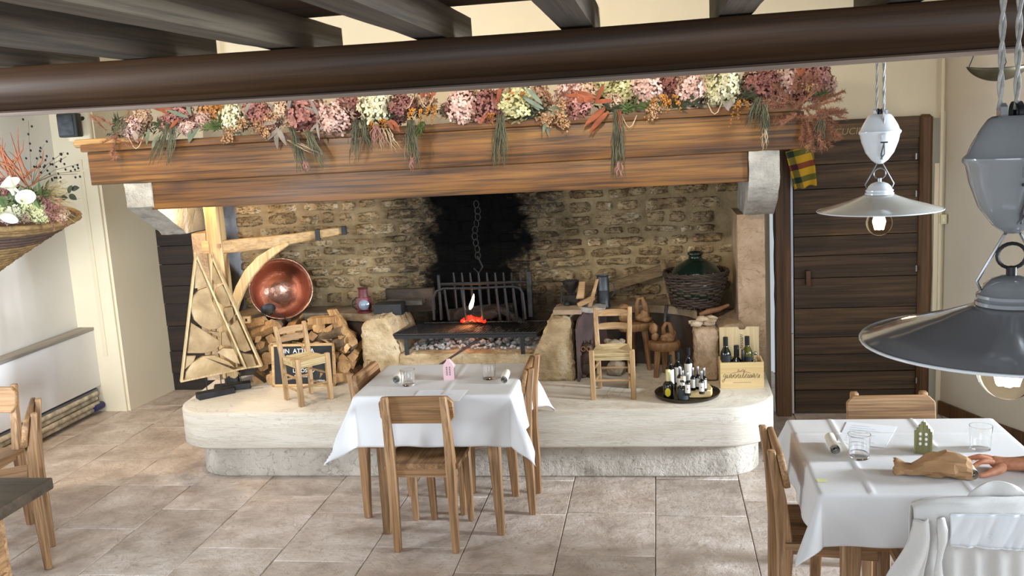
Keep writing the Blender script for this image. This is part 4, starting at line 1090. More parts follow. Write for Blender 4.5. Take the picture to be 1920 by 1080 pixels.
for i, (c, h) in enumerate(zip(P_, wv)):
    t = (P_[min(i+1, 6)]-P_[max(i-1, 0)]).normalized(); nrm = V((t.z, 0, -t.x)).normalized()*h/2; d = V((0, .02, 0))
    secs.append([c-nrm-d, c-nrm+d, c+nrm+d, c+nrm-d])
loft(b, secs); bmesh.ops.bevel(b, geom=b.edges[:], offset=.005, segments=1, affect='EDGES'); W(cr_, 'curved_brace', b, m_oak)

# copper cauldron with ladle
rc = ony(527, 541, 5.93); axd = V((.40, -.80, .30)).normalized(); R_ = .207
cau = T('copper_cauldron', 'large hammered copper cauldron tipped towards the room on the left ledge', 'cauldron', rc)
prof = [(0, -.285), (.06, -.281), (.11, -.262), (.15, -.225), (.178, -.17), (.192, -.10), (.2, -.03), (.204, 0)]
b = nb(); M_ = axisM(rc, axd); lathe(b, [(r*R_/.207, z) for r, z in prof]+[(R_+.004, .004), (R_-.006, .003)]+[(r*R_/.207-.007, z+.006) for r, z in reversed(prof[1:-1])]+[(0, -.278)], 48, M_)
m_cout = plain('darkened_copper_outside', '#3a2a22', .55, metal=.4, nscale=6, namp=.3)
bmesh.ops.recalc_face_normals(b, faces=b.faces[:])
o = W(cau, 'bowl', b, [m_copper], 180)
b = nb(); tube(b, [M_ @ V((R_*math.cos(a*PI/24), R_*math.sin(a*PI/24), .003)) for a in range(48)], .006, 8, closed=True); W(cau, 'rim', b, m_copper, 180)
b = nb(); lathe(b, [(r*R_/.207+.003, z-.003) for r, z in prof[1:]], 48, M_); W(cau, 'soot_coat', b, m_cout, 180)
ld = T('ladle', 'black iron ladle resting in the mouth of the copper cauldron', 'ladle', ony(505, 578, 5.83))
b = nb(); c = ony(503, 580, 5.83); lathe(b, [(0, -.035), (.025, -.03), (.045, -.012), (.052, .004), (.049, .004), (.04, -.012), (.022, -.025), (0, -.029)], 20, axisM(c, (.1, -.55, .8))); W(ld, 'bowl', b, m_black)
b = nb(); tube(b, [ony(512, 586, 5.81), ony(528, 592, 5.77), ony(543, 603, 5.71)], .005, 6); W(ld, 'handle', b, m_black)

# firewood: every log a thing
m_bark = stone('log_bark', ['#3a2e22', '#66523b', '#8a7257'], 7, .9, .18, .8, 22, stretch=(1, 1, .3))
m_split = wood('split_log_wood', ['#7d5a33', '#a97f4e', '#c49a66'], 'Z', 1.2, .75, .3, .5, fine=.5)
m_end = stone('log_end_grain', ['#7a5632', '#a67f52', '#c49f70'], 8, .8, .25, .4, 30, '#6b4c2c')
lr = random.Random(8); lognames = []
ORD = ['first', 'second', 'third', 'fourth', 'fifth', 'sixth', 'seventh', 'eighth', 'ninth', 'tenth', 'eleventh']
def log(p, d, L, r, shape, label, seed, group='split firewood logs'):
    M_ = axisM(p, d, lr.uniform(0, 6)); b = nb(); k = {'round': 9, 'split': 4, 'half': 6}[shape]
    base = [(math.cos(2*PI*i/k)*r*lr.uniform(.8, 1.15), math.sin(2*PI*i/k)*r*lr.uniform(.8, 1.15)) for i in range(k)]
    if shape == 'half': base = [(r*math.cos(a), r*math.sin(a)*.9) for a in [PI*i/5 for i in range(6)]]
    secs = []
    for j in range(5):
        t = j/4-.5; secs.append([M_ @ V((x*(1+.12*noise.noise(V((x*40, t*3, seed)))) + .12*r*math.sin(t*4+seed), y*(1+.12*noise.noise(V((y*40, t*3, seed+5)))), t*L)) for x, y in base])
    loft(b, secs); b.faces.ensure_lookup_table()
    side_m = 0 if shape == 'round' else 1
    for f in b.faces: f.material_index = 2 if len(f.verts) == k and f in (b.faces[-1], b.faces[-2]) else side_m
    if shape == 'half':
        for f in b.faces:
            if f.material_index == 1 and lr.random() < .6: f.material_index = 0
    o = single('firewood_log', b, [m_bark, m_split, m_end], label, 'log', p, group, 35); return o
LG = 'split firewood log in the pile behind the chalkboard and low chair'
k = 0
# front pile, ends towards the room
for row in range(6):
    z = SZ+.045+row*.066; n = 8 if row < 4 else 6
    for i in range(n):
        x = -2.70+i*.096+(.045 if row % 2 else 0)+lr.uniform(-.012, .012)
        if x > -2.03: continue
        log(V((x, 5.915+lr.uniform(-.05, .02)+row*.012, z+lr.uniform(-.008, .008))), (lr.uniform(-.22, .22), -1, lr.uniform(-.12, .12)), lr.uniform(.22, .30), lr.uniform(.036, .05), lr.choice(['split', 'half', 'split', 'round']), 'end-on firewood log, %s from the left in pile row %s from the floor' % (ORD[i], ['one', 'two', 'three', 'four', 'five', 'six'][row]), k); k += 1
TL = ['long split log slanting at the upper left of the woodpile, beside the cauldron', 'half-round log slanting under the cauldron behind the low chair', 'thin split log lying flat just below the cauldron', 'grey round bark log lying across the top right of the pile', 'thinner round bark log below the tall upright splinter',
      'half-round bark log leaning right at the top of the pile', 'short split piece lying highest in the middle of the pile', 'split log lying at the far upper left end of the pile', 'round bark log against the left firebox block', 'half-round log just above the chalkboard frame']
for tn, (px, py, d, L, r, sh) in enumerate(((480, 622, (1, -.25, .42), .34, .045, 'split'), (520, 640, (1, -.3, .45), .32, .042, 'half'), (560, 615, (1, .1, .12), .26, .03, 'split'), (613, 628, (1, -.35, .22), .30, .034, 'round'),
                         (625, 648, (1, -.5, .34), .30, .036, 'round'), (645, 655, (.6, -.8, .25), .26, .04, 'half'), (605, 600, (1, -.1, .1), .2, .03, 'split'), (470, 612, (1, -.1, .2), .25, .04, 'split'), (660, 650, (.35, -.8, .5), .22, .035, 'round'), (552, 650, (.8, -.7, .05), .24, .04, 'half'))):
    log(ony(px, py, 5.83), d, L, r, sh, TL[tn], k); k += 1
RL = ['log end beside the middle of the chalkboard frame', 'log end touching the firebox block, middle height', 'log end low beside the chalkboard corner', 'log end second lowest against the firebox block', 'log end highest against the firebox block', 'log end just under the bark logs at right', 'log end right of the chalkboard top corner', 'log end lowest against the firebox block', 'log end at the floor right of the chalkboard']
for rn, (px, py) in enumerate(((648, 690), (665, 672), (640, 712), (662, 700), (672, 655), (655, 668), (640, 660), (668, 718), (652, 716))):
    log(ony(px, py, 5.90), (lr.uniform(-.1, .1), -1, lr.uniform(-.1, .2)), .22, lr.uniform(.032, .045), 'split', 'split '+RL[rn], k); k += 1
b = nb(); a = ony(622, 580, 5.86); c = ony(652, 634, 5.80); ax_ = (c-a)
secs = []
for i in range(7):
    t = i/6; m_ = a.lerp(c, t); w_ = (.028+.022*t); secs.append([m_+V((dx*w_*(1+.4*noise.noise(V((t*5, dx, 2)))), dy*w_*.6, dz)) for dx, dy, dz in ((-1, -1, 0), (.9, -1, .012*noise.noise(V((t*9, 1, 1)))), (1, 1, 0), (-.8, 1, 0))])
loft(b, secs); single('firewood_log', b, m_split, 'tall splintered piece of firewood standing upright on top of the pile', 'log', a, ang=35)
b = nb(); c = ony(463, 599, 5.75); box(b, c, (.05, .04, .045), RZ(.2), bev=.004); o = single('wood_block', b, m_oakx, 'tiny wooden cube with a dark hole on the ledge left of the cauldron', 'block', c)
b = nb(); box(b, (.004, -.0205, 0), (.014, .002, .018)); mk('hole', b, m_dark, o)

# red lantern, black pan, slab on the left ledge
lc = ony(684, 586, 6.08)
lt = T('lantern', 'small old red signal lantern with a round lens on the left ledge', 'lantern', lc)
mr_ = plain('faded_red_paint', '#6b2f35', .55, nscale=20, namp=.3)
b = nb(); box(b, lc+V((0, 0, .065)), (.085, .08, .09), bev=.012); W(lt, 'body', b, mr_)
b = nb(); lathe(b, [(.036, .105), (.03, .13), (.032, .165), (.04, .172), (0, .174)], 16, Matrix.Translation(lc)); W(lt, 'chimney', b, mr_)
b = nb(); lathe(b, [(.048, 0), (.05, .012), (.03, .02), (0, .02)], 16, Matrix.Translation(lc)); W(lt, 'base', b, mr_)
b = nb(); lathe(b, [(0, .02), (.022, .015), (.031, .004), (.036, 0), (.036, -.012)], 20, axisM(lc+V((.012, -.043, .062)), (.1, -1, .1))); W(lt, 'lens', b, plain('blue_grey_lens', '#7c8b9b', .1, coat=.5))
b = nb(); tube(b, [lc+V((-.045, -.01, .11)), lc+V((-.075, -.02, .085)), lc+V((-.078, -.02, .05)), lc+V((-.045, -.01, .02))], .005, 6); W(lt, 'handle', b, m_black)
b = nb(); p = ony(731, 578, 6.05); gridbox(b, p, (.19, .12, .075), .03, .004, 10); single('iron_box', b, m_black, 'blackened iron box beside the red lantern on the ledge', 'box', p)
b = nb(); p = ony(760, 566, 6.17); gridbox(b, p, (.26, .10, .03), .03, .004, 10); single('stone_slab', b, stone('dark_slab', ['#2a2724', '#4a453f', '#6a635a'], 6, .9, 0), 'flat dark stone slab lying behind the iron box', 'slab', p)
b = nb(); p = ony(770, 562, 6.25); gridbox(b, p, (.34, .05, .16), .03, .006, 10); single('fire_brick', b, stone('sooty_brick', ['#241f1a', '#3b3129', '#54473a'], 6, .9, 0), 'sooty brick standing at the left of the fire', 'brick', p)

# ---- right ledge objects
LZ = .85
b = nb(); p = ony(1072, 572, 6.08); p.z = LZ
gm = T('coffee_grinder', 'old dark cast iron coffee grinder on the right ledge', 'grinder', p)
mi = plain('old_iron', '#2d2723', .6, metal=.3, nscale=20, namp=.3)
gridbox(b, p+V((0, 0, .05)), (.10, .10, .10), .03, .003, 20); W(gm, 'body', b, mi)
b = nb(); lathe(b, [(.03, .10), (.028, .12), (.05, .155), (.055, .19), (.05, .19), (.03, .15)], 16, Matrix.Translation(p)); W(gm, 'hopper', b, mi)
b = nb(); tube(b, [p+V((-.03, -.06, .17)), p+V((-.055, -.075, .17)), p+V((-.06, -.08, .05))], .006, 6); W(gm, 'crank', b, mi)
b = nb(); blob(b, p+V((-.02, -.075, .045)), .022, 2); W(gm, 'crank_knob', b, m_iron)
b = nb(); p = ony(1132, 572, 6.12); p.z = LZ
jg = T('metal_jug', 'tall grey metal jug on the right ledge', 'jug', p)
mz = plain('zinc', '#4d5154', .45, metal=.5, nscale=12, namp=.25)
lathe(b, [(0, 0), (.045, 0), (.045, .01), (.041, .02), (.041, .11), (.043, .115), (.041, .12), (.039, .205), (.044, .21), (.038, .212), (.035, .2), (.035, .02), (0, .02)], 24, Matrix.Translation(p)); W(jg, 'body', b, mz)
b = nb(); tube(b, [p+V((.04, 0, .17)), p+V((.07, 0, .155)), p+V((.075, 0, .09)), p+V((.045, 0, .06))], .004, 6); W(jg, 'handle', b, mz)
mow = wood('old_grey_wood', ['#5d4a35', '#7d6749', '#94805f'], 'X', 1.2, .8, .1, .5)
pl = T('wooden_clamp', 'old wooden clamp with a slanted pale arm standing on the right ledge', 'tool', ony(1105, 572, 5.98))
for a, c, w_ in (((1084, 572, 5.98), (1114, 557, 5.98), .03), ((1106, 575, 5.97), (1120, 523, 5.99), .026), ((1088, 560, 6.0), (1092, 528, 6.02), .05)):
    b = nb(); A, C_ = ony(*a), ony(*c); post(b, [A, C_], [w_*1.1, w_*.8], [.03, .02]) if abs(A.z-C_.z) > .05 else box(b, (A+C_)/2, ((C_-A).length, .04, .03), Matrix.Rotation(-math.atan2(C_.z-A.z, C_.x-A.x), 3, 'Y')); W(pl, 'arm', b, m_straw_x)
b = nb(); A, C_ = ony(1090, 560, 6.20), ony(1130, 505, 6.26); post(b, [A, (A+C_)/2, C_], [.04, .09, .03], [.02, .02, .02]); single('wooden_paddle', b, mow, 'brown wooden paddle leaning against the stones behind the jug', 'paddle', A)
b = nb(); A, C_ = ony(1140, 538, 6.24), ony(1250, 502, 6.30); prism(b, [A+V((0, 0, -.035)), C_+V((0, 0, -.045)), C_+V((0, 0, .03)), A+V((0, 0, .025))], (0, .035, 0)); single('wooden_beam', b, mow, 'short old timber leaning across the stones between jug and demijohn', 'timber', (A+C_)/2)
b = nb(); A, C_ = ony(1242, 487, 6.22), ony(1256, 575, 6.14); post(b, [A, C_], [.035, .018], [.03, .015]); single('wooden_stake', b, mow, 'thin dark wooden stake leaning beside the demijohn', 'stake', A)
b = nb(); A, C_ = ony(1250, 572, 5.99), ony(1246, 606, 5.93); post(b, [A, C_], [.026, .02], [.018, .014]); single('iron_hook', b, m_iron, 'grey iron strap hanging over the ledge edge below the demijohn', 'hook', A)
b = nb(); p = ony(1066, 591, 5.93); gridbox(b, V((p.x, p.y, .872)), (.18, .14, .03), .03, .005, 16); single('fire_brick', b, stone('pale_brick', ['#7a6650', '#957f66', '#ab9679'], 8, .85, 0), 'flat broken brick lying on the right fire block', 'brick', p)
b = nb(); p = ony(1110, 583, 5.98)
for i in range(1): gridbox(b, V((p.x, p.y, .868)), (.18, .12, .03), .02, .012, 18)
single('crumpled_newspaper', b, plain('newsprint', '#a9a39a', .85, nscale=30, namp=.15), 'crumpled grey newspaper on the right ledge beside the clamp', 'paper', p, ang=25)

# demijohn in wicker basket
dj = ony(1306, 574, 6.06); dj.z = LZ
dm = T('demijohn', 'big dark green glass demijohn bottle in a wicker basket', 'demijohn', dj)
b = nb(); lathe(b, [(0, .02), (.13, .03), (.175, .09), (.182, .16), (.165, .215), (.12, .27), (.07, .30), (.045, .312), (.042, .335), (.050, .338), (.050, .352), (.040, .354), (.036, .335), (0, .33)], 40, Matrix.Translation(dj))
W(dm, 'bottle', b, plain('dark_green_glass', '#12211a', .12, coat=.5), 180)
bs_ = T('wicker_basket', 'dark wicker basket holding the green demijohn', 'basket', dj)
wr_ = random.Random(4)
for j in range(15):
    z = .012+j*.0142; R0 = .135+.065*(j/14)**.8; b = nb(); pts = []
    for i in range(44):
        a = 2*PI*i/44; rr = R0+.006*(1 if (i//2+j) % 2 else -1); pts.append(dj+V((rr*math.cos(a), rr*math.sin(a), z+.004*math.sin(a*3+j))))
    tube(b, pts, .0072, 5, closed=True); W(bs_, 'woven_strand', b, m_wick, 180)
for i in range(22):
    a = 2*PI*i/22; b = nb(); tube(b, [dj+V((.135*math.cos(a), .135*math.sin(a), .0)), dj+V((.20*math.cos(a), .20*math.sin(a), .215)), dj+V((.203*math.cos(a+.1), .203*math.sin(a+.1), .24))], .005, 5); W(bs_, 'stake', b, m_wick)
b = nb()
for q in range(3): tube(b, [dj+V(((.203+.006*math.sin(i*1.3+q*2))*math.cos(2*PI*i/40), (.203+.006*math.sin(i*1.3+q*2))*math.sin(2*PI*i/40), .225+.008*math.cos(i*1.3+q*2.1))) for i in range(40)], .0065, 5, closed=True)
W(bs_, 'braided_rim', b, m_wick, 180)
# driftwood and curved stick on the block
b = nb(); c = ony(1318, 590, 5.80); c.z = .80
for i in range(9): blob(b, c+V((wr_.uniform(-.06, .06), wr_.uniform(-.04, .03), wr_.uniform(-.015, .03))), (wr_.uniform(.02, .042), wr_.uniform(.018, .03), wr_.uniform(.012, .025)), 2, .6, 9, seed=i)
single('gnarled_root', b, stone('weathered_root', ['#8b7458', '#b39d80', '#cdbba2'], 9, .85, 0, .7, 40), 'gnarled pale root lying on top of the stone block', 'root', c, ang=180)
b = nb(); tube(b, [ony(1312, 590, 5.82), ony(1328, 584, 5.84), ony(1348, 580, 5.88), ony(1366, 572, 5.92)], [.012, .016, .015, .010], 8); single('curved_stick', b, wood('reddish_stick', ['#5a3a24', '#7c5334', '#8d6442'], 'X', 2, .7, 0), 'curved reddish brown stick beside the root on the block', 'stick', ony(1330, 584, 5.84))

# stools with carvings
m_carv = wood('carved_brown_wood', ['#5e3f22', '#86603a', '#a07a4e'], 'Z', 2.2, .6, .06, .6)
def stool(label, c, w_, d_, h, th, ang=0):
    t = T('wooden_stool', label, 'stool', c, ang)
    b = nb(); lathe(b, [(0, h-th), (w_*.44, h-th), (w_*.5, h-th*.6), (w_*.5, h-.008), (w_*.47, h), (0, h)], 18)
    for v in b.verts: v.co.y *= d_/w_; v.co += V((.006*noise.noise(v.co*20), .006*noise.noise(v.co*20+V((3, 0, 0))), 0))
    mk('seat', b, m_carv, t)
    for a in (-2.3, -.8, 1.57):
        b = nb(); p0 = V((w_*.42*math.cos(a), d_*.42*math.sin(a), 0)); tube(b, [p0, p0*.72+V((0, 0, h-th))], [.016, .022], 8); mk('leg', b, m_carv, t)
stool('thick wooden stool behind the oil tray, carrying two carvings', V((.012, 5.86, SZ)), .205, .16, .225, .055)
stool('dark round wooden stool behind the right straw-seat chair', V((-.172, 6.03, SZ)), .25, .18, .315, .05, .3)
def carving(name, label, c, blobs, loop=None):
    b = nb()
    for i, (o_, r_) in enumerate(blobs): blob(b, V(c)+V(o_), r_, 2, .35, 12, seed=i)
    if loop: tube(b, [V(c)+V(p) for p in loop], [.016, .014, .013, .014, .017, .022][:len(loop)], 8)
    return single(name, b, m_carv, label, 'carving', V(c), ang=180)
carving('carved_ring_figure', 'carved brown wooden figure with a looped top on the front stool', (.035, 5.855, SZ+.225), [((0, 0, .025), (.05, .03, .028)), ((.015, -.02, .012), (.028, .02, .016)), ((-.02, -.02, .014), (.02, .02, .018)), ((.03, 0, .04), (.024, .02, .035))], [(-.022, 0, .04), (-.026, 0, .085), (-.008, 0, .115), (.012, 0, .11), (.022, 0, .075), (.034, 0, .04)])
carving('carved_mushroom', 'small carved wooden bud shape beside the looped carving on the front stool', (-.045, 5.85, SZ+.225), [((0, 0, .03), (.024, .022, .03)), ((-.006, 0, .082), (.027, .024, .036))])
carving('carved_ring_figure', 'carved wooden figure with an arched handle on the rear stool', (-.125, 6.02, SZ+.315), [((0, 0, .03), (.045, .03, .03)), ((.03, -.02, .022), (.035, .02, .02)), ((.02, 0, .05), (.03, .025, .04))], [(-.03, 0, .03), (-.032, 0, .11), (-.02, 0, .155), (.004, 0, .16), (.018, 0, .12), (.03, 0, .05)])
ow = carving('carved_owl', 'small carved wooden owl head with round eyes on the rear stool', (-.238, 6.0, SZ+.315), [((0, 0, .04), (.038, .032, .04)), ((0, -.002, .09), (.040, .035, .038))])
for s in (-1, 1):
    b = nb(); tube(b, [V((s*.015+.012*math.cos(a*PI/5), -.036, .095+.012*math.sin(a*PI/5))) for a in range(10)], .004, 6, closed=True); mk('eye_ring', b, m_carv, ow)
m_owl = wood('dark_carving_wood', ['#2e2119', '#4b382a', '#6a523d'], 'Z', 3, .65, 0, .6)
c = V((-.482, 5.86, SZ)); b = nb()
for i, (o_, r_) in enumerate((((0, 0, .055), (.055, .045, .06)), ((0, 0, .12), (.05, .042, .06)), ((0, 0, .185), (.046, .04, .04)), ((-.025, -.02, .012), (.025, .03, .014)), ((.025, -.02, .012), (.025, .03, .014)), ((-.034, 0, .225), (.012, .012, .02)), ((.034, 0, .225), (.012, .012, .02)))): blob(b, c+V(o_), r_, 2, .25, 12, seed=i)
ow = single('carved_owl', b, m_owl, 'dark carved wooden owl standing on the hearth beside the metal shield', 'carving', c, ang=180)
for s in (-1, 1):
    b = nb(); tube(b, [V((s*.018+.014*math.cos(a*PI/6), -.041, .192+.014*math.sin(a*PI/6))) for a in range(12)], .0045, 6, closed=True); mk('eye_ring', b, m_carv, ow)
    b = nb(); prism(b, [(s*.03, -.045, .15), (s*.055, -.02, .13), (s*.05, -.03, .05), (s*.03, -.048, .07)], (0, .01, 0)); mk('wing', b, m_owl, ow)
m_pow = stone('pale_carving', ['#7b6a55', '#a08d75', '#bcab93'], 10, .8, 0, .7, 40)
c = V((-.30, 5.87, SZ)); b = nb()
for i, (o_, r_) in enumerate((((0, 0, .055), (.06, .05, .058)), ((0, 0, .14), (.058, .05, .055)), ((0, 0, .20), (.062, .045, .035)), ((-.04, 0, .228), (.03, .02, .018)), ((.045, 0, .222), (.024, .018, .022)))): blob(b, c+V(o_), r_, 2, .45, 14, seed=i)
single('carved_owl', b, m_pow, 'pale carved figure standing on the hearth behind the right straw-seat chair', 'carving', c, ang=180)

# ---- tray of oil bottles
tc = V((.136, 5.405, SZ)); b = nb(); lathe(b, [(0, .003), (.17, .003), (.184, .012), (.190, .026), (.187, .027), (.180, .014), (.168, .006), (0, .006)], 48, Matrix.Translation(tc))
single('round_tray', b, plain('aged_brass', '#4b4332', .35, metal=.8, nscale=10, namp=.2), 'round dark metal tray full of small bottles on the hearth', 'tray', tc)
b = nb(); wbx = V((.165, 5.36, SZ+.0065))
prism(b, [(wbx.x-.085, 5.33, wbx.z), (wbx.x+.105, 5.33, wbx.z), (wbx.x+.115, 5.39, wbx.z), (wbx.x+.10, 5.475, wbx.z), (wbx.x-.09, 5.475, wbx.z)], (0, 0, .045)); bmesh.ops.bevel(b, geom=b.edges[:], offset=.004, segments=1, affect='EDGES')
single('wooden_stand', b, m_pinebox, 'pale wooden block stand under the small vinegar bottles on the tray', 'stand', wbx)
m_lab = plain('white_label', '#e3e0d6', .7); m_cap = plain('silver_cap', '#a8a9ab', .28, metal=.9); m_bcap = plain('black_cap', '#141415', .35)
m_red = plain('red_print', '#8d2a2f', .7); m_yel = plain('lemon_yellow', '#d0c12a', .6); m_cork = plain('cork_stopper', '#dccfb8', .6); m_cream_cap = plain('cream_seal', '#d9d09a', .5)
def bottle(name, label, p, r, h, neck, capm, glassm=None, lab=None, spot=None, group=None, caph=.3, labm=None):
    glassm = glassm or m_bottle
    t = T(name, label, 'bottle', p, 0, group); sh = h*(1-neck)
    b = nb(); lathe(b, [(0, 0), (r*.95, 0), (r, .004), (r, sh*.86), (r*.85, sh*.95), (r*.42, sh*1.08), (r*.36, sh*1.12), (r*.36, h*.98), (0, h*.98)], 20); mk('glass', b, glassm, t)
    b = nb(); ch_ = h*neck*caph*2.4; lathe(b, [(r*.40, h-ch_), (r*.44, h-ch_+.001), (r*.44, h-.001), (r*.40, h), (0, h)], 16); mk('cap', b, capm, t)
    if lab:
        z0, z1, half = lab; b = nb(); pr = None
        for i in range(13):
            a = -PI/2-.15-half+2*half*i/12; row = [b.verts.new(((r+.0006)*math.cos(a), (r+.0006)*math.sin(a), sh*z)) for z in (z0, z1)]
            if pr: b.faces.new((pr[0], row[0], row[1], pr[1]))
            pr = row
        l_ = mk('label', b, labm or m_lab, t)
        if spot:
            b = nb(); blob(b, (-.15*r, -(r+.0008)*.99, sh*(z0*.5+z1*.5)), (r*.22, .001, r*.28), 1); mk('print', b, spot, l_)
    return t
GB = 'small vinegar bottles on the wooden stand'
q = .052
for l, x, y, sp in (('small vinegar bottle with a black dot on its white label, front left of the stand', 1290, 745, m_black), ('small vinegar bottle with a red dot on its white label, front right of the stand', 1316, 742, m_red),
                    ('silver-capped small bottle at the left of the stand, behind the corked jar', 1281, 741, None), ('silver-capped small bottle at the far left back of the stand', 1275, 733, None), ('silver-capped small bottle in the middle of the stand', 1300, 735, None),
                    ('silver-capped small bottle at the rear right of the stand', 1309, 733, None), ('silver-capped small bottle at the right edge of the stand', 1321, 736, None)):
    p = onz(x, y-4, SZ+q); bottle('vinegar_bottle', l, V((p.x, p.y, SZ+q)), .0165, .135, .40, m_cap, lab=(.2, .82, 1.0), spot=sp, group=GB, caph=.36)
p = onz(1254, 748, SZ+.007); t = bottle('oil_bottle', 'dark oil bottle with a yellow lemon label and cream seal, front left of the tray', V((p.x, p.y, SZ+.007)), .031, .175, .42, m_cream_cap, caph=.40)
b = nb(); blob(b, (-.004, -.0315, .048), (.017, .002, .026), 2); mk('label', b, m_yel, t)
p = onz(1282, 751, SZ+.007); bottle('vinegar_jar', 'squat black jar with a pale stopper and grey label at the front of the tray', V((p.x, p.y, SZ+.007)), .034, .145, .38, m_cork, lab=(.15, .8, 1.0), caph=.42, labm=plain('slate_label', '#3a4048', .6))
for l, x, y, h_, r_ in (('tall dark bottle with a black cap at the left back of the tray', 1258, 728, .205, .027), ('tall dark bottle with a black cap and red seal in the back of the tray', 1272, 726, .22, .027), ('tall dark bottle with a round black cap at the rear of the tray', 1292, 722, .235, .027)):
    p = onz(x, y, SZ+.007); bottle('oil_bottle', l, V((p.x, p.y, SZ+.007)), r_*1.1, h_, .34, m_bcap, lab=(.25, .9, .9), caph=.24, group='tall oil bottles on the tray')
# ---- wine box with bottles
bx = T('wine_box', 'open pine wine box with cursive lettering and its lid standing behind', 'box', (.46, 5.62, SZ))
x0, x1, y0, y1, zt = .335, .588, 5.54, 5.70, SZ+.158
for c, s in ((((x0+x1)/2, y0+.005, (SZ+zt)/2), (x1-x0, .010, zt-SZ)), (((x0+x1)/2, y1-.005, (SZ+zt)/2+.0), (x1-x0, .010, zt-SZ))):
    b = nb(); box(b, c, s, bev=.001, seg=1); W(bx, 'panel', b, m_pinebox)
for x in (x0+.005, x1-.005):
    b = nb(); box(b, (x, (y0+y1)/2, (SZ+zt)/2), (.010, y1-y0-.0205, zt-SZ), bev=.001, seg=1); W(bx, 'panel', b, m_pinebox)
b = nb(); box(b, ((x0+x1)/2, (y0+y1)/2, SZ+.006), (x1-x0-.021, y1-y0-.021, .01)); W(bx, 'bottom', b, m_pinebox)
b = nb(); lx0, lx1 = .345, .579; prism(b, [(lx0, y1+.003, SZ), (lx1, y1+.003, SZ), (lx1, y1+.003, .785), (.475+.03, y1+.003, .785), (.475+.02, y1+.003, .768), (.475-.01, y1+.003, .768), (.475-.02, y1+.003, .785), (lx0, y1+.003, .785)], (0, .008, 0))
lid = W(bx, 'lid', b, wood('pine_lid', ['#c0a87c', '#d6c096', '#e2cfa8'], 'Z', .8, .6, 0, .15, fine=.15))
m_brn = plain('burnt_print', '#33291f', .8)
# handwriting drawn as thin raised strokes
def script(word, size, ox, oz, y, sl=.25):
    G = {'g': [(.55,.9),(.3,1),(.05,.6),(.25,.15),(.55,.5),(.6,.95),(.55,.1),(.5,-.7),(.2,-.9),(.05,-.5),(.6,.0),(.75,.1)],
         'i': [(0,.1),(.15,.95),(.12,.2),(.25,.0),(.4,.15)], 'a': [(.55,.9),(.25,1),(.03,.5),(.2,.03),(.5,.4),(.58,.9),(.52,.2),(.65,0),(.78,.15)],
         'n': [(0,.1),(.12,.95),(.1,.05),(.18,.6),(.4,.98),(.5,.7),(.46,.1),(.6,.0),(.72,.15)], 'e': [(0,.3),(.4,.55),(.38,.95),(.15,.9),(.05,.4),(.2,.02),(.5,.15)],
         't': [(0,.1),(.2,1.0),(.3,2.1),(.22,1.0),(.2,.1),(.35,0),(.5,.15)], 's': [(0,.1),(.25,.95),(.4,.5),(.3,.03),(.05,.15),(.45,.1)], 'r': [(0,.1),(.12,1.0),(.3,.85),(.42,.9),(.36,.2),(.5,0),(.6,.15)]}
    b = nb(); x = ox; cur = []
    for ch_ in word:
        for (u, v) in G[ch_]: cur.append(V((x+(u+v*sl)*size, y, oz+v*size)))
        x += (max(u for u, v in G[ch_])+.02)*size
    # smooth the stroke a little
    pts = []
    for a, c, d in zip(cur, cur[1:], cur[2:]): pts += [a.lerp(c, .5), a.lerp(c, .8).lerp(c.lerp(d, .2), .5)]
    tube(b, pts, size*.034, 5)
    return b, x
b, xe = script('giannitessari', .0285, .348, SZ+.062, y0-.0003); W(bx, 'lettering', b, m_brn, 180)
b = nb(); tube(b, [(.41, y0-.0003, SZ+.036), (.513, y0-.0003, SZ+.036)], .0009, 5); W(bx, 'underline', b, m_brn)
b = nb(); tube(b, [(.405, y0-.0003, SZ+.093), (.43, y0-.0003, SZ+.099), (.46, y0-.0003, SZ+.103), (.49, y0-.0003, SZ+.099), (.512, y0-.0003, SZ+.094)], .0009, 5)
tube(b, [(.437, y0-.0003, SZ+.103), (.443, y0-.0003, SZ+.118), (.446, y0-.0003, SZ+.105), (.455, y0-.0003, SZ+.106), (.468, y0-.0003, SZ+.116), (.472, y0-.0003, SZ+.113), (.470, y0-.0003, SZ+.104)], .0009, 5); W(bx, 'emblem', b, m_brn)
b = text_mesh('tessari', .034, .0005, .3); bmesh.ops.transform(b, matrix=frameM((.475, y1+.0026, SZ+.245), (0, 0, 1), (0, -1, 0)), verts=b.verts[:]); b2 = b; bmesh.ops.translate(b, vec=-V(bx.location), verts=b.verts[:]); mk('lettering', b, m_brn, lid)
FZ = SZ+.0115
GX = 'bottles in the wine box'
bottle('oil_bottle', 'tall dark oil bottle with a black cap at the left in the wine box', V((.375, 5.62, FZ)), .033, .285, .27, m_bcap, glassm=plain('black_green_glass', '#16190c', .1, coat=.5), lab=(.35, .85, 1.1), labm=plain('dark_label', '#23262a', .6), group=GX, caph=.3)
bottle('oil_bottle', 'tall olive green oil bottle with a white ring on its cap in the wine box', V((.502, 5.63, FZ)), .033, .285, .27, m_bcap, glassm=m_olive, lab=(.35, .80, 1.1), labm=plain('dark_label', '#1c1f22', .6), group=GX, caph=.3)
bottle('vinegar_bottle', 'dark bottle with a wide shoulder in the middle of the wine box', V((.437, 5.61, FZ)), .036, .235, .36, m_bcap, group=GX, caph=.34)
bottle('vinegar_bottle', 'short dark bottle with a straight cap left of the olive green one', V((.472, 5.585, FZ)), .021, .215, .5, m_bcap, group=GX, caph=.36)
cu = T('cruet', 'small clear glass cruet with a ball stopper in the wine box', 'cruet', (.547, 5.615, FZ))
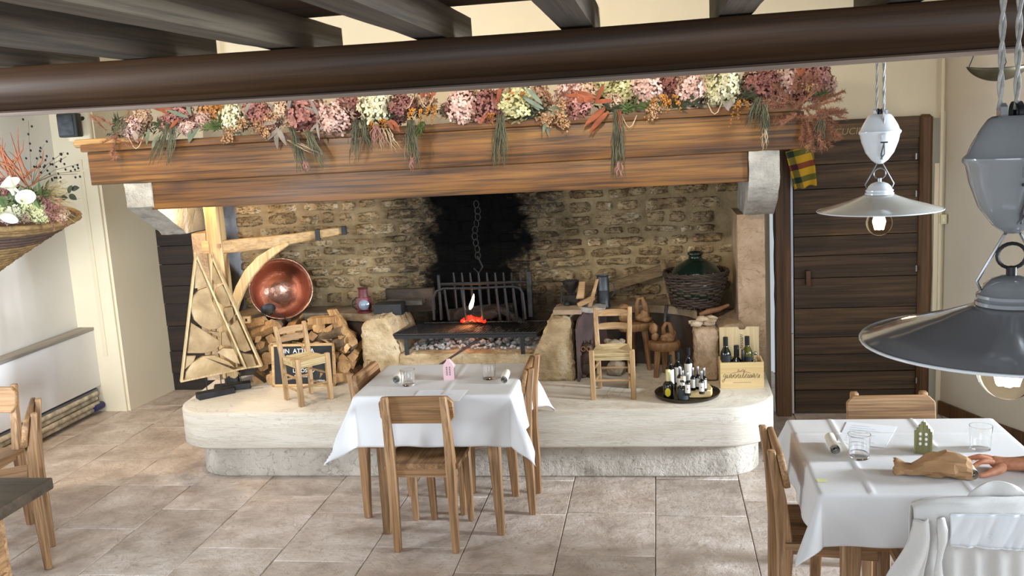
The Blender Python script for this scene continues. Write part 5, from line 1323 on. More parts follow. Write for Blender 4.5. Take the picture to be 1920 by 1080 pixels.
b = nb(); lathe(b, [(0, 0), (.026, 0), (.027, .11), (.024, .13), (.012, .15), (.012, .17), (.0105, .17), (.0105, .15), (.022, .128), (.025, .11), (.024, .004), (0, .004)], 20); mk('glass', b, m_glass, cu)
b = nb(); blob(b, (0, 0, .183), .012, 2); mk('stopper', b, m_cap, cu)
# ================================================================== DRIED FLOWER GARLAND ON THE MANTEL
fr = random.Random(21)
def petal_mat(name, a, c): 
    m, nt, bs = mat(name); f = noi(nt, coords(nt), 5, 4); r = ramp(nt, [a, c], [.35, .65]); nt.links.new(f, r.inputs[0])
    nt.links.new(r.outputs[0], bs.inputs['Base Color']); bs.inputs['Roughness'].default_value = .8; return m
HC = {'cream': petal_mat('cream_petals', '#b9b48c', '#e2dcc0'), 'pale': petal_mat('pale_pink_petals', '#b98f84', '#dcbfb2'), 'dusty': petal_mat('dusty_pink_petals', '#8e5a54', '#b98479'),
      'mauve': petal_mat('mauve_brown_petals', '#6e3f3b', '#9c6a60'), 'beige': petal_mat('beige_pink_petals', '#ad8a6d', '#d3b59a'), 'lime': petal_mat('green_cream_petals', '#a5a26c', '#cfc99c'), 'peach': petal_mat('peach_petals', '#ad7442', '#cf9c66')}
m_rust = plain('rust_leaf', '#8f4a2a', .7, nscale=20, namp=.2); m_sage = plain('sage_leaf', '#66705c', .65, nscale=14, namp=.2); m_silver = plain('silvery_leaf', '#85796f', .65, nscale=14, namp=.15)
m_green_ = plain('green_foliage', '#4a5c28', .75, nscale=16, namp=.3); m_dgreen = plain('dark_foliage', '#33371f', .85, nscale=16, namp=.3)
m_olive_ = plain('olive_strand', '#64634c', .85, nscale=12, namp=.25); m_amber = plain('amber_spray', '#b0752c', .75, nscale=20, namp=.2); m_pine_ = plain('dry_pine_needles', '#94634a', .8, nscale=12, namp=.25)
m_berry = plain('tan_berries', '#b38a62', .8, nscale=60, namp=.35); m_twig = plain('pale_twig', '#b7a184', .7); m_pinkend = plain('pink_strand_ends', '#a2756a', .8)
gar = T('flower_garland', 'long garland of dried hydrangeas, leaves and hanging sprays on the mantel', 'garland', (-1.35, 5.66, 2.1))
GL = gar.location.copy()
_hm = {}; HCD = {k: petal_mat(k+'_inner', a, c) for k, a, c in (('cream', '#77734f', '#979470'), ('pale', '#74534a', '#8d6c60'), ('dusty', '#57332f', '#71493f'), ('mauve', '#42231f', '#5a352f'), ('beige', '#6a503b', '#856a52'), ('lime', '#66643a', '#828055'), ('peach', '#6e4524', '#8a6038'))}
def hyd_bm(var):
    b = nb(); r_ = random.Random(var+5); n = 105
    for i in range(n):
        z = 1-2*(i+.5)/n; ph = i*2.39996; q = math.sqrt(max(0, 1-z*z)); d = V((q*math.cos(ph), q*math.sin(ph), z))
        c = d*(1+r_.uniform(-.22, .10)); d = (d+V((r_.uniform(-.5, .5), r_.uniform(-.5, .5), r_.uniform(-.5, .5)))).normalized()
        u = d.orthogonal().normalized(); v = d.cross(u); a0 = r_.uniform(0, 6); s = r_.uniform(.18, .25)
        for k in range(4):
            a = a0+k*PI/2; e = u*math.cos(a)+v*math.sin(a); f = d.cross(e)
            cu_ = r_.uniform(-.02, .10); vs = [b.verts.new(c), b.verts.new(c+e*s*.38+f*s*.34+d*.02), b.verts.new(c+e*s*.80+f*s*.40+d*cu_), b.verts.new(c+e*s*1.08+f*s*.12+d*cu_*1.5), b.verts.new(c+e*s*1.08-f*s*.12+d*cu_*1.5), b.verts.new(c+e*s*.80-f*s*.40+d*cu_), b.verts.new(c+e*s*.38-f*s*.34+d*.02)]
            b.faces.new(vs)
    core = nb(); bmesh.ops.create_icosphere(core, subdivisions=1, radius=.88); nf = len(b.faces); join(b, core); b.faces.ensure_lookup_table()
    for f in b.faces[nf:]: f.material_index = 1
    return b
def hydrangea(px, py, rpx, col, Y=5.63, parent=None, i=0):
    key = (col, i % 3); par = parent or gar
    if key not in _hm:
        o = mk('hydrangea', hyd_bm(i % 3), [HC[col], HCD[col]], par, 180); _hm[key] = o
    else: o = _hm[key].copy(); COL.objects.link(o); o.parent = par
    p = ony(px, py, Y); r = rpx*p.y*1.03/FPX; r = r
    o.location = p-V(par.location); o.scale = (r*1.05, r*.85, r*.95); o.rotation_euler = (fr.uniform(0, 6), fr.uniform(0, 6), fr.uniform(0, 6)); return o
HY = [(245,239,20,'pale'),(268,222,18,'beige'),(338,216,24,'dusty'),(352,238,17,'pale'),(395,208,24,'peach'),(382,226,15,'pale'),(437,221,27,'cream'),(480,208,26,'dusty'),(497,228,24,'dusty'),(528,205,20,'beige'),(565,212,34,'dusty'),(585,198,24,'pale'),
      (632,222,33,'pale'),(655,200,26,'dusty'),(712,205,35,'cream'),(752,198,24,'mauve'),(748,218,16,'mauve'),(795,192,20,'beige'),(868,200,30,'pale'),(880,185,20,'beige'),(912,200,32,'mauve'),(968,198,30,'lime'),(1005,184,28,'beige'),(985,178,22,'cream'),
      (1068,178,26,'pale'),(1062,205,18,'beige'),(1100,172,22,'beige'),(1085,198,22,'dusty'),(1130,168,22,'lime'),(1165,178,30,'lime'),(1212,176,32,'pale'),(1255,164,24,'mauve'),(1270,180,18,'mauve'),(1297,174,30,'pale'),(1285,160,20,'beige'),(1338,168,26,'lime'),(1358,162,30,'cream'),(1390,176,16,'peach'),
      (1425,165,30,'mauve'),(1440,150,22,'mauve'),(1476,154,30,'pale'),(1462,142,20,'beige'),(1528,150,28,'dusty'),(1510,138,22,'mauve'),(1545,162,18,'pale'),(1500,172,20,'mauve'),(1526,172,16,'beige'),(1340,182,14,'cream'),(1150,192,14,'beige'),(1235,186,14,'beige'),(945,206,14,'pale'),(840,206,14,'mauve'),(600,226,16,'dusty'),(545,226,15,'beige'),(310,232,14,'dusty')]
for i, (x, y, r, c) in enumerate(HY): hydrangea(x, y, r*1.08, c, 5.545+.06*((i*5) % 3)/2+(.06 if y < 175+(1500-x)*.03 else 0), i=i)
def leafpart(name, px, py, ang, L, Wd, m, Y=5.50, bend=.25, par=None, tilt=-.35):
    p = ony(px, py, Y); d = V((math.cos(ang), tilt, math.sin(ang))); b = nb(); leaf(b, p, d, (0, -1, .4), L, Wd, bend, 5); return W(par or gar, name, b, m, 180)
for cx_, cy_, n, m, L, Wd, a0 in ((318,208,6,m_rust,.16,.035,2.6),(338,226,4,m_rust,.13,.03,3.2),(1135,205,7,m_rust,.20,.042,3.9),(1110,186,5,m_rust,.19,.038,2.5),(1125,195,4,m_rust,.15,.036,.4),(930,195,5,m_rust,.14,.034,1.2),(918,205,3,m_rust,.15,.03,3.9),(800,190,6,m_rust,.14,.035,1.6),(720,222,4,m_rust,.09,.03,4.8),(735,228,3,m_rust,.09,.03,5.4),(1500,140,4,m_rust,.1,.03,1.6),
                              (352,222,4,m_sage,.16,.032,2.4),(365,236,4,m_sage,.14,.034,4.4),(290,245,4,m_sage,.12,.034,4.2),(1018,200,5,m_sage,.16,.034,2.2),(1040,205,3,m_sage,.12,.03,0),(1030,222,3,m_sage,.13,.026,4.6),(455,205,3,m_silver,.12,.035,1.2),(520,240,5,m_silver,.16,.040,4.4),(525,222,4,m_silver,.14,.042,2.6),(605,215,3,m_silver,.16,.026,2.2),(596,232,3,m_silver,.14,.022,4.2),(250,248,3,m_silver,.08,.04,5.0),(545,205,3,m_silver,.14,.035,1.0),(1365,190,3,m_silver,.08,.03,4.7)):
    for k in range(max(2, (n*2)//3)): leafpart('leaf', cx_+fr.uniform(-10, 10), cy_+fr.uniform(-8, 8), a0+fr.uniform(-.75, .75), L*fr.uniform(.6, .9), Wd*.8, m, 5.49+fr.uniform(-.02, .03), fr.uniform(0, .5))
for cx_, cy_ in ((415,232),(395,238),(440,236),(700,232),(742,215),(840,212),(872,218),(1012,208),(1000,215),(1175,205),(1195,200),(1150,205),(1225,200),(1270,200),(1300,196),(1400,180),(222,232),(300,235),(1535,178)):
    b = nb(); 
    for k in range(26):
        a = fr.uniform(-.4, 3.6); leaf(b, ony(cx_+fr.uniform(-6, 6), cy_+fr.uniform(-5, 5), 5.51), (math.cos(a), fr.uniform(-.6, .1), math.sin(a)*.7-.15), (0, -1, .3), fr.uniform(.03, .075), .010, .3, 2)
    W(gar, 'green_sprig', b, m_green_ if cx_ % 2 else m_dgreen, 180)
def strands(name, px, py, ex, ey, n, spread, m, Y=5.485, thick=.0022, wav=.012):
    b = nb()
    for k in range(n):
        t_ = fr.uniform(.55, 1.05); s0 = fr.uniform(-1, 1); x0 = px+s0*spread*.35; x1 = px+(ex-px)*t_+s0*spread; y1 = py+(ey-py)*t_
        pts = []
        for j in range(7):
            f = j/6; p = ony(x0+(x1-x0)*f+math.sin(f*5+k)*2, py+(y1-py)*f, Y-.02*math.sin(f*3)); pts.append(p+V((wav*(noise.noise(V((k*1.3, f*4, 1)))), .010*noise.noise(V((k*1.7, f*4, 5)))-.01*(k % 3), 0)))
        tube(b, pts, [thick]*5+[thick*.8, thick*.4], 3)
    o = W(gar, name, b, m, 180); return o
for a in ((322,232,300,308,46,22,m_olive_),(548,240,572,322,34,12,m_olive_),(578,245,608,318,34,12,m_olive_),(668,225,664,306,30,10,m_olive_),(680,225,690,282,20,9,m_olive_),(770,225,775,318,44,14,m_olive_),(792,228,784,262,20,10,m_green_),(940,215,938,316,60,17,m_olive_),(1158,205,1160,332,60,14,m_olive_),(1162,205,1166,260,14,10,m_rust),(1422,182,1408,240,34,14,m_olive_),(1432,190,1434,268,34,10,m_olive_),(1538,215,1535,278,30,12,m_olive_),(230,225,222,255,26,16,m_olive_)):
    strands('hanging_spray', *a)
for a in ((705,235,712,278,22,16,m_pinkend),(722,240,735,290,14,26,m_twig),(775,290,776,322,10,6,m_pinkend),(1160,300,1160,334,14,8,m_pinkend),(572,300,576,324,12,6,m_pinkend),(545,262,610,290,7,22,m_twig),(1435,235,1432,285,12,6,m_twig),(1540,262,1540,284,12,10,m_pine_)):
    strands('hanging_twig', *a)
def amar(px, py, n, dx, L):
    for k in range(n):
        b = nb(); x = px+fr.uniform(-dx, dx); ln = L*fr.uniform(.6, 1.1); sw = fr.uniform(-.5, .5)
        for j in range(26):
            f = j/25; p = ony(x+sw*ln*f, py+ln*f-8*math.sin(f*3), 5.49); blob(b, p+V((fr.uniform(-.008, .008), fr.uniform(-.012, .008), fr.uniform(-.006, .006))), .0062*(1.1-.5*f), 1, .4, 9, seed=j)
        W(gar, 'amber_spray', b, m_amber, 180)
for a in ((700,228,3,12,40),(722,225,3,8,38),(790,205,4,18,34),(812,200,3,10,34),(412,196,3,14,14),(925,215,2,12,22),(1250,180,4,20,28),(1228,186,2,8,40),(1392,190,3,8,48),(1262,192,2,10,16),(975,178,2,20,8)): amar(*a)
for px, py, n in ((425,258,10),(432,246,10),(452,232,14),(485,236,14),(498,246,12),(508,226,10),(1018,222,12),(1030,226,8),(1058,232,16),(1050,216,16),(1222,214,16),(1228,202,12),(1055,196,10),(1518,165,10)):
    b = nb()
    for k in range(n*5): blob(b, ony(px+fr.gauss(0, 5.5), py+fr.gauss(0, 5.5), 5.49+fr.uniform(-.025, .02)), fr.uniform(.0045, .0085), 1, .5, 9, seed=k)
    W(gar, 'berry_cluster', b, m_berry, 180)
def pine(px, py, ang, L, m, Y=5.50, par=None, ndl=.03):
    b = nb(); p = ony(px, py, Y); d = V((math.cos(ang), -.25, math.sin(ang))).normalized(); q = p+d*L; tube(b, [p, p.lerp(q, .5)+V((0, 0, -.006)), q], .0022, 4)
    for k in range(int(L*750)):
        f = fr.random(); c = p.lerp(q, f); s = V((fr.uniform(-1, 1), fr.uniform(-1, .4), fr.uniform(-1, 1))); s = (s+d*.6).normalized(); e = c+s*ndl*fr.uniform(.6, 1.1); w_ = s.cross(V((.3, 1, .2))).normalized()*.0019
        b.faces.new([b.verts.new(v) for v in (c-w_, c+w_, e)])
    return W(par or gar, 'pine_twig', b, m, 180)
for px, py, a, L in ((1500,205,.2,.22),(1520,200,-.4,.2),(1530,210,-.9,.2),(1510,215,-1.4,.16),(1530,190,.3,.16),(1545,215,-1.2,.16),(1505,195,2.8,.2),(1490,215,3.5,.12),(1525,225,-1.8,.12),(1545,205,-.2,.12),(1528,250,-1.7,.1),(1545,245,-1.2,.1),(1515,185,1.2,.14),(1480,190,3.2,.16),
                     (215,235,2.6,.12),(225,250,3.6,.13),(215,262,-.3,.14),(210,268,-1.2,.1),(220,255,-1.9,.11),(235,235,1.0,.14),(200,245,2.2,.12),(208,280,-1.3,.07),(240,258,-.2,.12),(1045,185,.6,.16),(1040,195,2.2,.12),(955,178,1.4,.12),(935,178,.8,.12),(1500,170,1.4,.12)):
    pine(px, py, a, L, m_pine_)
    if px > 1460:
        for q in range(2): pine(px+fr.uniform(-16, 4), py+fr.uniform(-12, 14), a+fr.uniform(-.5, .5), L*fr.uniform(.7, 1), m_pine_, 5.50+fr.uniform(-.03, .05), None, .036)
for px, py in ((255,265),(1340,200),(1180,225),(762,190),(800,188)):
    b = nb(); p0 = ony(px-14, py-8, 5.49); p1 = ony(px, py+14, 5.48); p2 = ony(px+14, py-9, 5.49); tube(b, [p0, p0.lerp(p1, .6)+V((0, 0, -.015)), p1, p2.lerp(p1, .6)+V((0, 0, -.015)), p2], .003, 5); W(gar, 'pale_stem', b, m_twig, 180)
b = nb()
for k in range(1500):
    x = fr.uniform(-3.42, .86); z = 2.125+.07*fr.random()+.02; y = fr.uniform(5.56, 5.76); a = fr.uniform(0, 6.28)
    leaf(b, (x, y, z), (math.cos(a), math.sin(a), fr.uniform(-.3, .5)), (0, 0, 1), fr.uniform(.04, .08), .014, .3, 2)
tag(W(gar, 'foliage_bed', b, m_dgreen, 180), kind='stuff')

# ================================================================== HANGING FLOWER BASKET (left)
HBY = 4.4
hb = T('flower_basket', 'wicker cone basket of dried flowers hanging at the far left', 'basket', ony(40, 420, HBY))
c0 = ony(-5, 404, HBY); tip = ony(-95, 560, HBY)
b = nb(); pts = []
rim_r = (ony(118, 400, HBY)-c0).length
nr = 26; cen = []
for j in range(nr):
    f = j/(nr-1); cc = c0.lerp(tip, f**1.0)+V((-.05*math.sin(f*PI), 0, 0)); rr = rim_r*(1-f)**.72+.012; cen.append((cc, rr))
axt = (c0-tip).normalized(); tl_ = V((.14, -.05, 1)).normalized(); Rm = tl_.to_track_quat('Z', 'Y').to_matrix()
m_wk2 = wood('tan_wicker', ['#5a4226', '#7f6238', '#a07f4c'], 'X', 2, .7, .2); m_wk3 = wood('dark_band_wicker', ['#33241a', '#4a3325', '#5e4430'], 'X', 2, .7, .2)
secs = [[cc+Rm @ V((rr*.96*math.cos(2*PI*i/32), rr*.96*math.sin(2*PI*i/32), 0)) for i in range(32)] for cc, rr in cen]
b = nb(); loft(b, secs, cap=False); W(hb, 'cone_lining', b, m_wk3, 180)
for j, (cc, rr) in enumerate(cen):
    b = nb(); tube(b, [cc+Rm @ V(((rr+.004*(-1)**(i+j))*math.cos(2*PI*i/48), (rr+.004*(-1)**(i+j))*math.sin(2*PI*i/48), 0)) for i in range(48)], .011 if j else .016, 5, closed=True); W(hb, 'woven_band', b, m_wk3 if 3 <= j <= 6 else m_wk2, 180)
b = nb(); top = V((c0.x-.02, c0.y, 3.4)); tube(b, [c0+V((-.02, 0, 0)), top], .004, 6); W(hb, 'cord', b, m_twig)
m_lily = plain('ivory_calla', '#e6e4cc', .5)
for px, py, a in ((25, 365, 1.1), (40, 378, .2), (18, 388, -1.2), (35, 360, 2.2)):
    b = nb(); p = ony(px, py, HBY-.17); d = V((math.cos(a)*.8, -.6, math.sin(a)*.8+.15)).normalized(); M_ = axisM(p, d); pr = None
    for i in range(15):
        t = 2*PI*i/14; row = [b.verts.new(M_ @ V((r_*math.cos(t), r_*math.sin(t)*.85, z_+.35*r_*math.cos(t)))) for r_, z_ in ((.006, 0), (.012, .03), (.028, .06), (.044, .078))]
        if pr:
            for k in range(3): b.faces.new((pr[k], pr[k+1], row[k+1], row[k]))
        pr = row
    W(hb, 'calla_lily', b, m_lily, 180)
m_curl = plain('rust_curly_leaf', '#9c5b36', .6, nscale=10, namp=.2)
for k in range(22):
    a = fr.uniform(.5, 2.6); x = fr.uniform(15, 60); y = fr.uniform(325, 355); p = ony(x, y, HBY-.08); d = V((math.cos(a), -.2, math.sin(a)*1.2)); b = nb(); L = fr.uniform(.12, .22); u = V((-d.z, 0, d.x)).normalized()
    tube(b, [p+d*L*f+u*.035*math.sin(f*4+k)*f for f in (0, .25, .5, .75, 1)], [.003, .005, .005, .0035, .001], 5); W(hb, 'curly_leaf', b, m_curl, 180)
for k in range(8):
    a = fr.uniform(.1, 1.45); p = ony(60, 345, HBY-.06); L = fr.uniform(.18, .34); q = p+V((math.cos(a)*L, -.05, math.sin(a)*L)); b = nb(); tube(b, [p, p.lerp(q, .5)+V((0, 0, .02)), q], .0015, 4)
    st = W(hb, 'pod_stem', b, plain('dry_stem', '#6d5c44', .8) if k == 0 else bpy.data.materials['dry_stem'], 180)
    for s in range(6):
        b = nb(); c = p.lerp(q, .45+.11*s)+V((fr.uniform(-.025, .025), fr.uniform(-.02, .01), fr.uniform(-.025, .025))); blob(b, c, (.0055, .0055, .007), 1, .2)
        bmesh.ops.translate(b, vec=-hb.location, verts=b.verts[:]); mk('seed_pod', b, m_dark, st)
m_plume = plain('pampas_plume', '#a58f62', .9)
b = nb(); p = ony(60, 392, HBY-.08)
for k in range(170):
    a = fr.gauss(.35, .28); L = fr.uniform(.1, .24); d = V((math.cos(a), fr.uniform(-.3, .1), math.sin(a))); s = p+V((fr.uniform(0, .04), 0, fr.uniform(-.02, .05))); tube(b, [s, s+d*L*.6+V((0, 0, .01)), s+d*L+V((0, 0, -.02))], .0012, 3)
W(hb, 'grass_plume', b, m_plume, 180)
for k, (x, y, c) in enumerate(((55, 388, 'lime'), (78, 392, 'lime'), (92, 380, 'mauve'), (5, 352, 'mauve'), (8, 395, 'lime'), (70, 370, 'beige'), (30, 400, 'cream'), (100, 395, 'mauve'), (50, 400, 'beige'), (75, 403, 'lime'), (15, 404, 'pale'), (112, 398, 'beige'))):
    hydrangea(x, y, 17, c, HBY-.12+.02*(k % 3), hb, k)
for px, py, a, L in ((95, 400, .3, .10), (100, 405, -.5, .10), (85, 395, -.1, .12), (105, 395, .9, .08), (90, 405, -1.0, .08)): pine(px, py, a, L, m_pine_, HBY-.15, hb, .022)
b = nb(); 
for k in range(60):
    a = fr.uniform(0, PI); leaf(b, ony(fr.uniform(-10, 95), fr.uniform(362, 398), HBY-.12+fr.uniform(-.03, .1)), (math.cos(a), -.4, math.sin(a)), (0, -1, .3), fr.uniform(.04, .08), .02, .3, 3)
tag(W(hb, 'foliage', b, m_green_, 180), kind='stuff')
for px, py, a in ((112, 372, .1), (128, 362, .9), (134, 355, .2), (130, 365, -.5)):
    leafpart('leaf', px, py, a, .05, .03, m_dgreen, HBY-.1, .2, hb)
b = nb(); tube(b, [ony(100, 372, HBY-.09), ony(115, 368, HBY-.1), ony(132, 358, HBY-.1)], .0018, 4); W(hb, 'pod_stem', b, bpy.data.materials['dry_stem'], 180)
# ================================================================== COUNTERWEIGHT PENDANT LAMPS
m_bulb = glass('clear_bulb_glass', '#fff3df', 0, 1.05)
m_fil = emit('glowing_filament', '#ffd8a0', 26)
m_cord = plain('twisted_grey_cord', '#a9a6a0', .6, nscale=60, namp=.2)
m_wire = plain('steel_wire', '#8f9092', .3, metal=.9)
def pendant(label, c, mp, mshade, energy, ztop, cords, cwz):
    """c: centre of the shade rim; local z=0 is the rim plane"""
    t = T('pendant_lamp', label, 'lamp', c)
    b = nb(); pr = [(.229, 0), (.225, .003), (.17, .020), (.11, .038), (.065, .055), (.046, .064)]
    lathe(b, pr+[(.044, .061), (.064, .051), (.11, .034), (.17, .0165), (.224, -.0005), (.229, 0)], 64); mk('shade', b, mshade, t, 180)
    b = nb(); tube(b, [V((.2285*math.cos(a*PI/32), .2285*math.sin(a*PI/32), .0005)) for a in range(64)], .0028, 6, closed=True); mk('rim', b, m_porc, t, 180)
    b = nb(); lathe(b, [(.047, .058), (.053, .061), (.053, .067), (.048, .070), (.051, .073), (.051, .078), (.046, .081), (.041, .092), (.030, .102), (.014, .108), (0, .109)], 32); mk('lamp_cap', b, mp, t)
    b = nb(); lathe(b, [(.008, .106), (.008, .122), (0, .124)], 10); tube(b, [V((.022*math.cos(a*PI/10), 0, .140+.020*math.sin(a*PI/10))) for a in range(20)], .0032, 6, closed=True); mk('ring', b, m_black if mp is m_gporc else m_wire, t)
    b = nb(); apex = V((0, 0, cwz-.035)); tube(b, [V((-.046, 0, .085)), V((-.052, 0, .10)), V((-.012, 0, cwz-.10)), V((.006, -.05, cwz-.06)), V((0, -.068, cwz-.015))], .0026, 6)
    tube(b, [V((.046, 0, .085)), V((.052, 0, .10)), V((.012, 0, cwz-.10)), V((-.006, -.05, cwz-.06)), V((0, -.068, cwz-.015))], .0026, 6); mk('wire_hanger', b, m_wire, t)
    # counterweight: porcelain egg with a rib and a notched top
    b = nb(); lathe(b, [(0, cwz-.10), (.012, cwz-.098), (.03, cwz-.085), (.052, cwz-.055), (.067, cwz-.015), (.0725, cwz+.012), (.0775, cwz+.018), (.0775, cwz+.024), (.071, cwz+.030), (.065, cwz+.046), (.050, cwz+.072), (.041, cwz+.084), (.034, cwz+.088), (.020, cwz+.086), (0, cwz+.07)], 40)
    for v in b.verts: v.co.y *= .82
    mk('counterweight', b, mp, t)
    for s in (-1, 1):
        b = nb(); prism(b, [(s*.016, -.012, cwz+.06), (s*.016, .012, cwz+.06), (s*.016, .010, cwz+.102), (s*.016, 0, cwz+.108), (s*.016, -.010, cwz+.102)], (s*.010, 0, 0)); mk('pulley_cheek', b, mp, t)
    b = nb(); lathe(b, [(.018, -.006), (.014, 0), (.018, .006), (0, .006)], 18, Matrix.Translation((0, 0, cwz+.092)) @ Matrix.Rotation(PI/2, 4, 'Y')); mk('pulley_wheel', b, m_iron, t)
    b = nb(); box(b, (0, -.064, cwz+.005), (.018, .014, .022), bev=.003); mk('lug', b, mp, t)
    b = nb(); box(b, (0, -.070, cwz-.016), (.026, .008, .005), bev=.002); mk('lug_pin', b, m_black, t)
    # bulb
    b = nb(); pf = [(0, -.098)]+[(.0485*math.sin(a), -.05-.0485*math.cos(a)) for a in [PI*k/14 for k in range(1, 12)]]+[(.022, .008), (.014, .02), (.014, .045)]
    lathe(b, pf, 32); o = mk('bulb', b, m_bulb, t, 180)
    b = nb(); lathe(b, [(0, .015), (.016, .015), (.018, .03), (.018, .058), (0, .058)], 16); mk('socket', b, m_porc, t)
    b = nb()
    for k in range(6):
        a = k*PI/3+.3; tube(b, [V((.008*math.cos(a), .008*math.sin(a), -.012)), V((.018*math.cos(a), .018*math.sin(a), -.045)), V((.010*math.cos(a), .010*math.sin(a), -.072))], .008, 6)
    mk('filament', b, m_fil, o)
    l = light('bulb_light', 'POINT', (0, 0, -.05), energy, (1, .78, .5), radius=.02); l.parent = t
    for dx, dy, zb in cords:
        for k in range(2):
            b = nb(); n = 46; z0 = zb; tube(b, [V((dx+.0028*math.cos(i*.9+k*PI), dy+.0028*math.sin(i*.9+k*PI), z0+(ztop-z0)*i/n)) for i in range(n+1)], .0030, 5); mk('cord_strand', b, m_cord, t, 180)
    return t
pendant('white porcelain pendant lamp with a counterweight, lit in front of the kitchen door', (.838, 3.77, 1.660), m_porc, plain('pale_grey_enamel', '#c6c7c2', .15, coat=.6), 9, .95, ((-.012, 0, .372), (.002, -.045, .30), (.014, 0, .372)), .275)
pendant('large grey enamel pendant lamp with a counterweight close to the camera', (.560, 1.60, 1.662), m_gporc, plain('grey_enamel_shade', '#86878a', .13, coat=.7), 6, .95, ((-.024, 0, .372), (0, 0, .372), (.017, -.055, .30)), .275)

# ================================================================== RADIATOR, SPEAKER, SCALE PAN, DISH TOWEL
rd = T('radiator_cover', 'white panel radiator with a grey shelf and exposed pipes along the left wall', 'radiator', (-4.5, 5.2, 0))
q = ony(190, 722, 6.7); rx = -4.44
b = nb(); box(b, (rx-.02, 5.1, .44), (.04, 3.2, .45), bev=.006); W(rd, 'front_panel', b, plain('white_enamel_panel', '#e0e0e2', .25, coat=.3))
b = nb(); gridbox(b, (rx-.06, 5.1, .678), (.13, 3.24, .022), .2, .001); W(rd, 'shelf', b, wood('grey_shelf_wood', ['#7b746a', '#9a9389', '#aba59b'], 'Y', .8, .6, 0))
b = nb(); box(b, (rx-.05, 5.1, .16), (.04, 3.2, .06), bev=.006); W(rd, 'lower_rail', b, plain('rail_grey', '#8f9298', .4))
m_pipe = plain('flaking_white_pipe', '#cbbfa8', .6, nscale=14, namp=.3)
for k, z in enumerate((.045, .085, .125, .165)):
    b = nb(); tube(b, [(rx-.02+.012*(k % 2), 3.6, z), (rx-.02+.012*(k % 2), 5.0, z+.004), (rx-.02+.012*(k % 2), 6.62, z)], .019, 10); W(rd, 'pipe', b, m_pipe)
b = nb(); tube(b, [(rx-.0, 6.55, .06), (rx+.0, 6.66, .06)], .028, 12); W(rd, 'valve_cap', b, plain('blue_valve', '#23285a', .5))
# speaker
p = ony(131, 235, 5.95)
sp = T('speaker', 'small black loudspeaker on a bracket by the rounded left end of the mantel', 'speaker', p)
b = nb(); box(b, p, (.125, .13, .16), RZ(.3), bev=.012); W(sp, 'cabinet', b, plain('black_plastic', '#222320', .6))
b = nb(); tube(b, [p+V((.0, .05, .03)), V((p.x+.03, 6.09, p.z+.05))], .014, 8); W(sp, 'bracket', b, m_black)
b = nb(); box(b, p+V((.012, -.068, 0)), (.10, .006, .135), RZ(.3), bev=.003); W(sp, 'grille', b, m_iron)
# hanging scale pan, top right
p = ony(1872, 130, 4.6)
pan = T('scale_pan', 'old boat-shaped metal scale pan hanging from wires at the upper right', 'scale', p)
b = nb(); nx_, ny_ = 24, 8; g = []
for i in range(nx_+1):
    for j in range(ny_+1):
        u = -1+2*i/nx_; v = -1+2*j/ny_; w_ = .085*(1-u*u)**.7; dpt = .055*(1-u*u)**.8*(1-v*v)
        g.append(b.verts.new(p+V((u*.135, v*w_, .006+.014*abs(u)**3-dpt))))
for i in range(nx_):
    for j in range(ny_):
        k = i*(ny_+1)+j; b.faces.new((g[k], g[k+ny_+1], g[k+ny_+2], g[k+1]))
o = W(pan, 'pan', b, plain('worn_pan_metal', '#59513f', .5, metal=.7, nscale=12, namp=.25), 180); o.modifiers.new('t', 'SOLIDIFY').thickness = .003
for u in (-.125, .02, .12):
    b = nb(); a = p+V((u, 0, .018 if abs(u) > .1 else .0)); tube(b, [a, a+V((.012, 0, .03)), a+V((.03 if u < 0 else -.0, 0, .08)), V((p.x+.0, p.y, p.z+.55))], .0025, 5); W(pan, 'wire', b, m_iron)
b = nb(); tube(b, [V((p.x, p.y, p.z+.54)), V((p.x, p.y, 3.8))], .004, 6); W(pan, 'hanging_rod', b, m_iron)
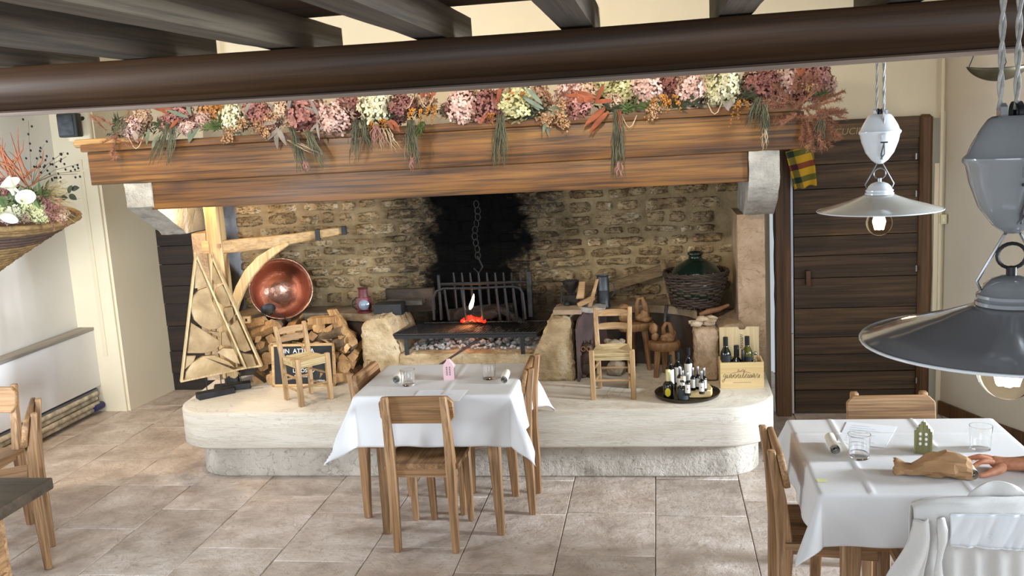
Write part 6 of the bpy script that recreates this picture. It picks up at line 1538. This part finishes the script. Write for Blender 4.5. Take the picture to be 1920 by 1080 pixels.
# checked dish towel on the door frame
m_tow, nt, bs = mat('checked_towel')
tcn = N(nt, 'ShaderNodeTexCoord'); sxn = N(nt, 'ShaderNodeSeparateXYZ'); nt.links.new(tcn.outputs['Object'], sxn.inputs[0])
def stripe(sock, period, off, w_):
    m1 = N(nt, 'ShaderNodeMath', operation='MULTIPLY_ADD'); m1.inputs[1].default_value = 1/period; m1.inputs[2].default_value = off; nt.links.new(sock, m1.inputs[0])
    m2 = N(nt, 'ShaderNodeMath', operation='FRACT'); nt.links.new(m1.outputs[0], m2.inputs[0]); m3 = N(nt, 'ShaderNodeMath', operation='LESS_THAN'); m3.inputs[1].default_value = w_; nt.links.new(m2.outputs[0], m3.inputs[0]); return m3.outputs[0]
mx = N(nt, 'ShaderNodeMath', operation='MULTIPLY_ADD'); mx.inputs[1].default_value = .28; nt.links.new(sxn.outputs[2], mx.inputs[0]); nt.links.new(sxn.outputs[0], mx.inputs[2])
mzn = N(nt, 'ShaderNodeMath', operation='MULTIPLY_ADD'); mzn.inputs[1].default_value = -.22; nt.links.new(sxn.outputs[0], mzn.inputs[0]); nt.links.new(sxn.outputs[2], mzn.inputs[2])
c = hx('#dba929'); c = mixc(nt, stripe(mzn.outputs[0], .176, .02, .22), c, hx('#8e4a2c')); g1 = stripe(mzn.outputs[0], .176, .52, .22); c = mixc(nt, g1, c, hx('#6a6b2e'))
gv = stripe(mx.outputs[0], .15, .40, .28); c = mixc(nt, gv, c, mixc(nt, stripe(mzn.outputs[0], .176, .02, .22), mixc(nt, g1, hx('#847634'), hx('#23392c')), hx('#521f2a')))
nt.links.new(c, bs.inputs['Base Color']); bs.inputs['Roughness'].default_value = .85
A = [ony(1473, 285, 6.30), ony(1524, 268, 6.30), ony(1531, 346, 6.30), ony(1490, 356, 6.30)]
b = nb(); g = []
for i in range(17):
    for j in range(21):
        u, v = i/16, j/20; p = A[0].lerp(A[1], u).lerp(A[3].lerp(A[2], u), v); p = p+V((0, .014*math.sin(u*9+v*2)*(.4+.6*v), .006*math.sin(u*11)*v)); g.append(b.verts.new(p))
for i in range(16):
    for j in range(20):
        k = i*21+j; b.faces.new((g[k], g[k+1], g[k+22], g[k+21]))
o = single('dish_towel', b, m_tow, 'yellow and red checked dish towel hanging by the kitchen door', 'towel', (A[0]+A[2])/2, ang=180); o.modifiers.new('t', 'SOLIDIFY').thickness = .004
b = nb(); q = A[0].lerp(A[1], .5); tube(b, [q+V((0, .11, .02)), q+V((0, .0, .02)), q+V((0, -.012, .035))], .006, 6); single('towel_peg', b, m_chair_z, 'wooden peg holding the checked dish towel', 'peg', q)
# mantel lamp hidden behind the left corbel: a small spot fitting
print('objects', len(bpy.data.objects), 'tris', sum(len(m.loop_triangles) or sum(len(p.vertices)-2 for p in m.polygons) for m in bpy.data.meshes))
